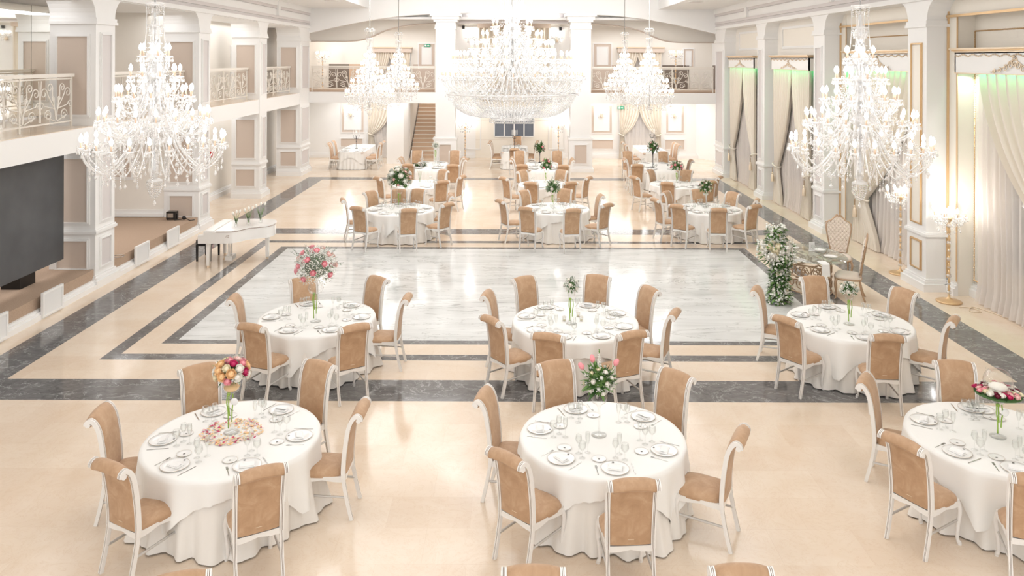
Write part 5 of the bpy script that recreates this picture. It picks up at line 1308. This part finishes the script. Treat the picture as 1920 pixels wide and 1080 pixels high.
def tufted_chair(loc, rz, label):
    t = thing('tufted_chair', label, 'chair', loc, rz, 'ornate chairs at the glass table')
    # tall cartouche back in the local XZ plane at y=-.25
    pr = [(-.17, .52), (-.20, .7), (-.25, .95), (-.265, 1.10), (-.235, 1.20), (-.16, 1.235), (-.09, 1.30), (0, 1.335)]
    pr = [(p.x, p.y) for p in spline([(a, b_, 0) for a, b_ in pr], 4)]; full = pr+[(-a, b_) for a, b_ in reversed(pr[:-1])]
    def yb(z): return -.24-.16*(max(0, z-.5))**1.3
    b = MB(); b.tube([(a, yb(z), z) for a, z in full], .022, 'champ', 7)
    b.tube(spline([(-.1, yb(1.3)-.0, 1.30), (-.04, yb(1.35), 1.37), (0, yb(1.36), 1.345), (.04, yb(1.35), 1.37), (.1, yb(1.3), 1.30)], 4), .014, 'champ', 6)
    for s in (-1, 1):
        b.tube([(s*.26+p-s*.26, yb(q), q) for p, q in spiral((s*.25, 1.16), .05, 0, 1.2, s, 8)], .010, 'champ', 5)
    b.tube([(-.17, yb(.52), .52), (.17, yb(.52), .52)], .02, 'champ', 6); b.build('back_frame', t)
    def half(z):
        best = pr[0]
        for i in range(len(pr)-1):
            if pr[i][1] <= z <= pr[i+1][1]: u = (z-pr[i][1])/(pr[i+1][1]-pr[i][1]+1e-9); return abs(lerp(pr[i][0], pr[i+1][0], u))
        return .02
    b = MB(); nz, nx = 90, 56; but = []
    for sd in (1, -1):
        pts = []
        for i in range(nz+1):
            z = lerp(.53, 1.325, i/nz); hw = max(.01, half(z)-.012); row = []
            for j in range(nx+1):
                u = -1+2*j/nx; x = hw*u; dimp = (abs(sin((x/.085+z/.10)*pi/1.0))*abs(sin((x/.085-z/.10)*pi/1.0)))**.45 if sd == 1 else .6
                row.append((x, yb(z)+sd*((.012+.020*dimp)), z))
            pts.append(row)
        b.grid(pts, 'tuft', True)
    b.build('tufted_back', t)
    b = MB()
    for i in range(8):
        for j in range(-3, 4):
            z = .60+i*.10; x = (j+.5*(i % 2))*.085
            if abs(x) < half(z)-.05: b.gem((x, yb(z)+.02, z), .011, 'groove')
    b.build('buttons', t, kind='stuff')
    b = MB(); pts = []
    for r_, z_ in ((.0, .535), (.5, .53), (.85, .51), (1.0, .47), (.99, .44)):
        pts.append([(.265*r_*cos(a)*(abs(cos(a))**4+abs(sin(a))**4)**-.25, .255*r_*sin(a)*(abs(cos(a))**4+abs(sin(a))**4)**-.25, z_) for a in [2*pi*k/28 for k in range(28)]])
    b.grid(pts, 'tuft', True, True); b.build('seat', t)
    b = MB(); b.tube([(.262*cos(a)*(abs(cos(a))**4+abs(sin(a))**4)**-.25, .252*sin(a)*(abs(cos(a))**4+abs(sin(a))**4)**-.25, .435) for a in [2*pi*k/28 for k in range(29)]], .022, 'champ', 6); b.build('seat_frame', t)
    for s in (-1, 1):
        b = MB(); b.tube(spline([(s*.235, .215, .44), (s*.265, .25, .34), (s*.235, .23, .15), (s*.235, .235, .05), (s*.25, .26, .015)], 4), [lerp(.032, .014, min(1, k/11)) for k in range(17)], 'champ', 7); b.build('leg', t)
        b = MB(); b.tube(spline([(s*.20, -.22, .46), (s*.20, -.235, .3), (s*.205, -.28, .12), (s*.215, -.33, .0)], 4), .018, 'champ', 7); b.build('leg', t)
    return t
x, y = 7.55, 18.15
tufted_chair((x-.05, y, 0), atan2(GY-y, GX-x)-pi/2+.55, 'tall tufted cream chair with gilt frame behind the glass table')
tufted_chair((7.05, 16.6, 0), 1.17, 'cream chair in gilt frame seen edge-on beside the glass table')
for k, (dx, dy, nm) in enumerate(((-.15, .45, 'rear plate on the glass table'), (.35, .25, 'curtain-side plate on the glass table'), (.38, -.35, 'front plate on the glass table'))):
    ware('dinner_plate', GX+dx, GY+dy, TH+.002, .3+k, nm)
for dx, dy, kd, nm in ((-.3, .3, 'wine_glass', 'rear one on the glass table'), (-.05, .12, 'wine_glass', 'middle of the glass table'), (.12, -.05, 'water_goblet', 'near front plate on glass table'), (-.12, .62, 'water_goblet', 'rear edge of the glass table'), (.1, -.3, 'champagne_flute', 'front of the glass table')): ware(kd, GX+dx, GY+dy, TH+.002, 0, nm)
b = MB(); b.box(-.09, .09, -.11, .11, 0, .012, 'napkin'); b.grid([[(-.08, -.10, .012), (-.08, -.145, 0), (-.085, -.15, -.26)], [(.08, -.10, .012), (.08, -.145, 0), (.09, -.155, -.24)]], 'napkin', False)
o = b.build('napkin'); o.location = (GX+.02, GY-.86, TH+.002); tag(o, 'white napkin hanging over the front edge of glass table', 'napkin')
b = MB(); b.box(-.06, .06, -.01, .01, 0, .19, 'napkin'); b.box(-.065, .065, -.03, .03, 0, .008, 'napkin'); o = b.build('menu_card'); o.location = (GX+.18, GY+.18, TH+.002); tag(o, 'upright white menu card among the glasses on glass table', 'card')
# flower cascade
fx, fy = 5.42, 16.3
t = thing('flower_cascade', 'tall cascade of white flowers and greenery pouring down to the marble', 'flowers', (fx, fy, 0))
b = MB(); b.lathe([(.001, 0), (.16, 0), (.16, .02), (.02, .04), (.02, 1.2)], 'glass', 16); b.tube([(0, 0, 0), (0, 0, 1.45)], .012, 'silver', 6); b.build('stand', t)
b = MB(); rr = random.Random(2)
def casc(z):  # (centre x, centre y, radius) down the cascade
    if z > 1.25: return .02, 0, .16
    if z > .85: return -.0, -.05, .32
    if z > .5: return .08, -.05, .16
    return .06-.0*(z), -.05, .14+.22*(.5-z)
for k in range(1500):
    z = rr.uniform(.02, 1.55); cx, cy_, r = casc(z); a = rr.uniform(0, 6.28); q = r*sqrt(rr.random()); leaf(b, (cx+q*cos(a), cy_+q*sin(a), z), (cos(a), sin(a), rr.uniform(-1, .3)), rr.uniform(.07, .15), .026, 'leaf' if rr.random() < .55 else 'leaf2')
b.build('foliage', t, kind='stuff')
b = MB()
for k in range(900):
    z = rr.uniform(.03, 1.6); cx, cy_, r = casc(z); a = rr.uniform(0, 6.28); q = r*(.85+.4*rr.random()); b.gem((cx+q*cos(a), cy_+q*sin(a), z), rr.uniform(.014, .032), 'bloom')
b.build('small_blossoms', t, kind='stuff')
for k in range(70):
    z = (.98+.30*rr.random()) if k < 36 else rr.uniform(.2, 1.55); cx, cy_, r = casc(z); a = rr.uniform(pi, 2*pi) if k % 3 else rr.uniform(0, 6.28); bloom(t, 'rosewhite' if k % 4 else 'rosecream', (cx+r*.95*cos(a), cy_+r*.95*sin(a), z), .075 if k < 36 else .048, (cos(a), sin(a), .3), 'flower')
# lamp cord on the floor
X, Y = at(1815, 580); b = MB(); b.tube(spline([(9.0, 15.9, .01), (X-.1, Y+.1, .01), (X+.1, Y+.05, .012), (X+.15, Y-.2, .01), (X-.05, Y-.15, .012), (X+.2, Y+.1, .01), (9.6, 15.2, .01)], 6), .008, 'palegold', 5)
tag(b.build('lamp_cord'), 'thin lamp cord coiled on the floor by the sheer curtain', 'cord')
